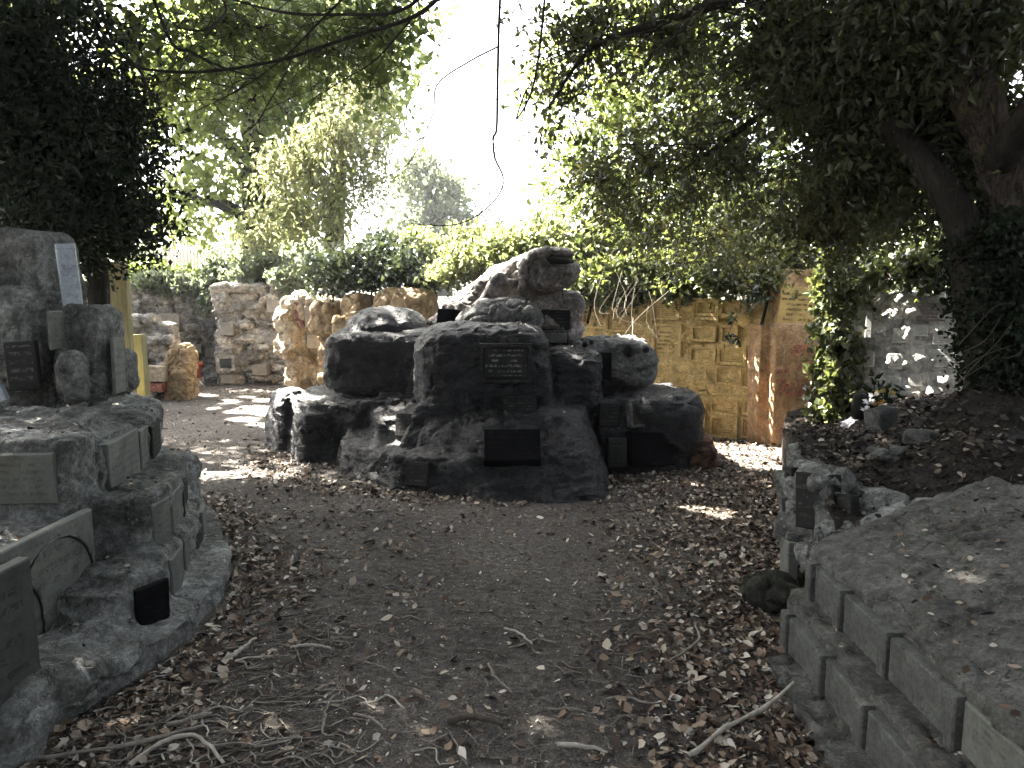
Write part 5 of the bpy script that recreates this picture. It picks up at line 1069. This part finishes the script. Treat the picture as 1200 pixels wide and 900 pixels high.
def ledge_leaves():
    r = np.random.default_rng(71)
    for key, bx, n, lab in (('terrace', (-3.2, -1.45, 1.8, 5.4), 1500, 'scattered dead leaves and crumbs caught on the ledges of the left terrace'), ('mound', (-2.5, 1.7, 5.5, 7.4), 900, 'a few dead leaves caught on the shelves of the dark mound'), ('block', (1.05, 2.4, 1.6, 3.4), 900, 'dead leaves and crumbs caught on the steps and top of the concrete block')):
        o = LEDGES[key]; w = Vector(tuple(world_loc(o))); pts = []
        for i in range(n):
            x, y = r.uniform(bx[0], bx[1]), r.uniform(bx[2], bx[3])
            ok, l, nn, idx = o.ray_cast(Vector((x, y, 3))-w, Vector((0, 0, -1)))
            if ok and nn.z > .75 and fbm(np.array([[x*2.2, y*2.2, 3.]]), 2)[0] > -.25: pts.append(tuple(l+w))
        P = np.array(pts); L = (.02*(1+.5*r.normal(size=len(P)))).clip(.006, .045)
        leaf_litter('ledge_leaves', P[:, 0], P[:, 1], P[:, 2], L, bpy.data.materials['dead_leaf'], lab, 72)
bpy.context.view_layer.update(); ledge_leaves()
def sticks():
    r = np.random.default_rng(19)
    big = [([(805, 893), (845, 866), (890, 842), (930, 824)], .011, 'stick_pale', 'long pale forked-looking stick leaning on the concrete footing'),
           ([(40, 890), (110, 884), (175, 876), (215, 862), (238, 855)], .009, 'stick', 'long grey stick at the bottom left corner below the arched slab'),
           ([(150, 898), (185, 878), (215, 868), (238, 872), (262, 896)], .009, 'stick_pale', 'pale curved stick bending to the bottom edge, left'),
           ([(265, 780), (285, 770), (300, 755)], .010, 'stick_pale', 'short thick pale stick below the black slate plaque'),
           ([(195, 855), (222, 852), (248, 843)], .011, 'stick', 'thick grey stick lying across the leaves at lower left'),
           ([(572, 782), (580, 800), (600, 816)], .006, 'stick', 'hooked thin stick in the middle of the path'),
           ([(592, 744), (608, 752), (624, 762)], .007, 'stick_pale', 'short pale stick in the middle of the path'),
           ([(654, 875), (685, 882), (712, 885)], .008, 'stick_pale', 'pale stick near the bottom centre right'),
           ([(415, 840), (435, 846), (452, 858)], .006, 'stick', 'bent grey stick near the bottom centre left'),
           ([(526, 852), (555, 850), (590, 855)], .014, 'stick_brown', 'thick dark brown stick near the bottom centre'),
           ([(815, 735), (818, 760), (800, 775), (780, 785)], .006, 'stick', 'curved grey stick beside the round grey stone'),
           ([(340, 765), (365, 766), (388, 768)], .007, 'stick_pale', 'straight pale stick at the left edge of the bare path'),
           ([(378, 862), (383, 835), (398, 815)], .005, 'stick', 'upcurved thin stick left of the bottom centre')]
    for pts, rad, m, lab in big:
        W3 = [G(u, v, 0) for u, v in pts]; P = spline(W3, 14); P[:, 2] = gz(P[:, 0], P[:, 1])+rad+.008+.012*np.sin(np.linspace(0, 3, 14)); 
        if 'footing' in lab: P[-4:, 2] += np.linspace(.01, .06, 4)
        P[:, :2] += r.normal(size=(14, 2))*.003
        v, f = tube(P, [rad, rad*.9, rad*.6], 7, bump=.35); o = put('fallen_stick', v, f, M[m], None, True); tag(o, lab, 'stick', 'fallen sticks on the path')
    n = 0
    while n < 130:
        u = r.uniform(100, 440) if r.random() < .8 else r.uniform(420, 900); v = r.uniform(720, 895); g = G(u, v, 0)
        if not inside_path(np.array([g[0]]), np.array([g[1]]))[0][0] or g[0]+.1 > 1.0: continue
        L = r.uniform(.07, .26); a = r.normal()*.45; rad = r.uniform(.0022, .0048); d = np.array((math.cos(a), math.sin(a), 0)); s = np.array((-d[1], d[0], 0))
        P = spline([g-d*L/2, g-d*L*.15+s*r.normal()*.03, g+d*L*.2+s*r.normal()*.03, g+d*L/2+s*r.normal()*.05], 10); P[:, 2] = gz(P[:, 0], P[:, 1])+rad*.8+.003+.006*r.random()
        if not inside_path(P[:, 0]+.0, P[:, 1])[0].all(): continue
        v_, f_ = tube(P+r.normal(size=(10, 3))*np.array((.003, .003, .001)), [rad, rad*.6], 6, bump=.4); o = put('fallen_stick', v_, f_, M['stick' if r.random() < .6 else ('stick_brown' if r.random() < .6 else 'stick_pale')], None, True)
        tag(o, 'small thin bare twig lying among dead leaves on the near part of the path', 'stick', 'small fallen sticks'); n += 1
sticks()

def haze():
    me = bpy.data.meshes.new('haze'); v, f = box(-70, 70, -6, 70, -1.2, 34); me.from_pydata([tuple(x) for x in v], [], f)
    m = bpy.data.materials.new('air'); m.use_nodes = True; n = m.node_tree; n.nodes.remove(n.nodes['Principled BSDF']); pv = n.nodes.new('ShaderNodeVolumePrincipled')
    pv.inputs['Color'].default_value = (.93, .95, 1, 1); pv.inputs['Density'].default_value = .0012; pv.inputs['Anisotropy'].default_value = .35
    n.links.new(pv.outputs[0], n.nodes['Material Output'].inputs['Volume'])
    tag(link('haze', me, m), 'thin bright haze in the air', 'haze', None, 'stuff')
haze()
# ================================================================== LIGHT
w = bpy.data.worlds.new('World'); scene.world = w; w.use_nodes = True; nt = w.node_tree
bg = nt.nodes['Background']; sky = nt.nodes.new('ShaderNodeTexSky'); sky.sky_type = 'NISHITA'; sky.sun_disc = False
el = math.asin(SUN[2]); az = math.atan2(SUN[0], SUN[1])
sky.sun_elevation = el; sky.sun_rotation = az; sky.dust_density = 4.0; sky.air_density = 1.0; sky.ozone_density = .6; sky.altitude = 20
hs = nt.nodes.new('ShaderNodeHueSaturation'); hs.inputs['Saturation'].default_value = .45; nt.links.new(sky.outputs[0], hs.inputs['Color']); nt.links.new(hs.outputs[0], bg.inputs[0]); bg.inputs[1].default_value = .05
sd = bpy.data.lights.new('sun', 'SUN'); so = bpy.data.objects.new('sun', sd); COL.objects.link(so); sd.energy = 5.0; sd.angle = math.radians(.5); sd.color = (1, .94, .84)
so.rotation_euler = Vector(tuple(-SUN)).to_track_quat('-Z', 'Y').to_euler(); so.location = (-20, 15, 30)

scene.view_settings.view_transform = 'Standard'; scene.view_settings.look = 'None'; scene.view_settings.gamma = 1; scene.view_settings.use_curve_mapping = False
scene.view_settings.exposure = 4.6
cy = scene.cycles; cy.use_denoising = True; cy.denoiser = 'OPENIMAGEDENOISE'; cy.denoising_input_passes = 'RGB_ALBEDO_NORMAL'; cy.denoising_prefilter = 'NONE'; cy.max_bounces = 6; cy.diffuse_bounces = 4; cy.transmission_bounces = 4; cy.glossy_bounces = 2; cy.caustics_reflective = False; cy.caustics_refractive = False
cy.sample_clamp_indirect = 8
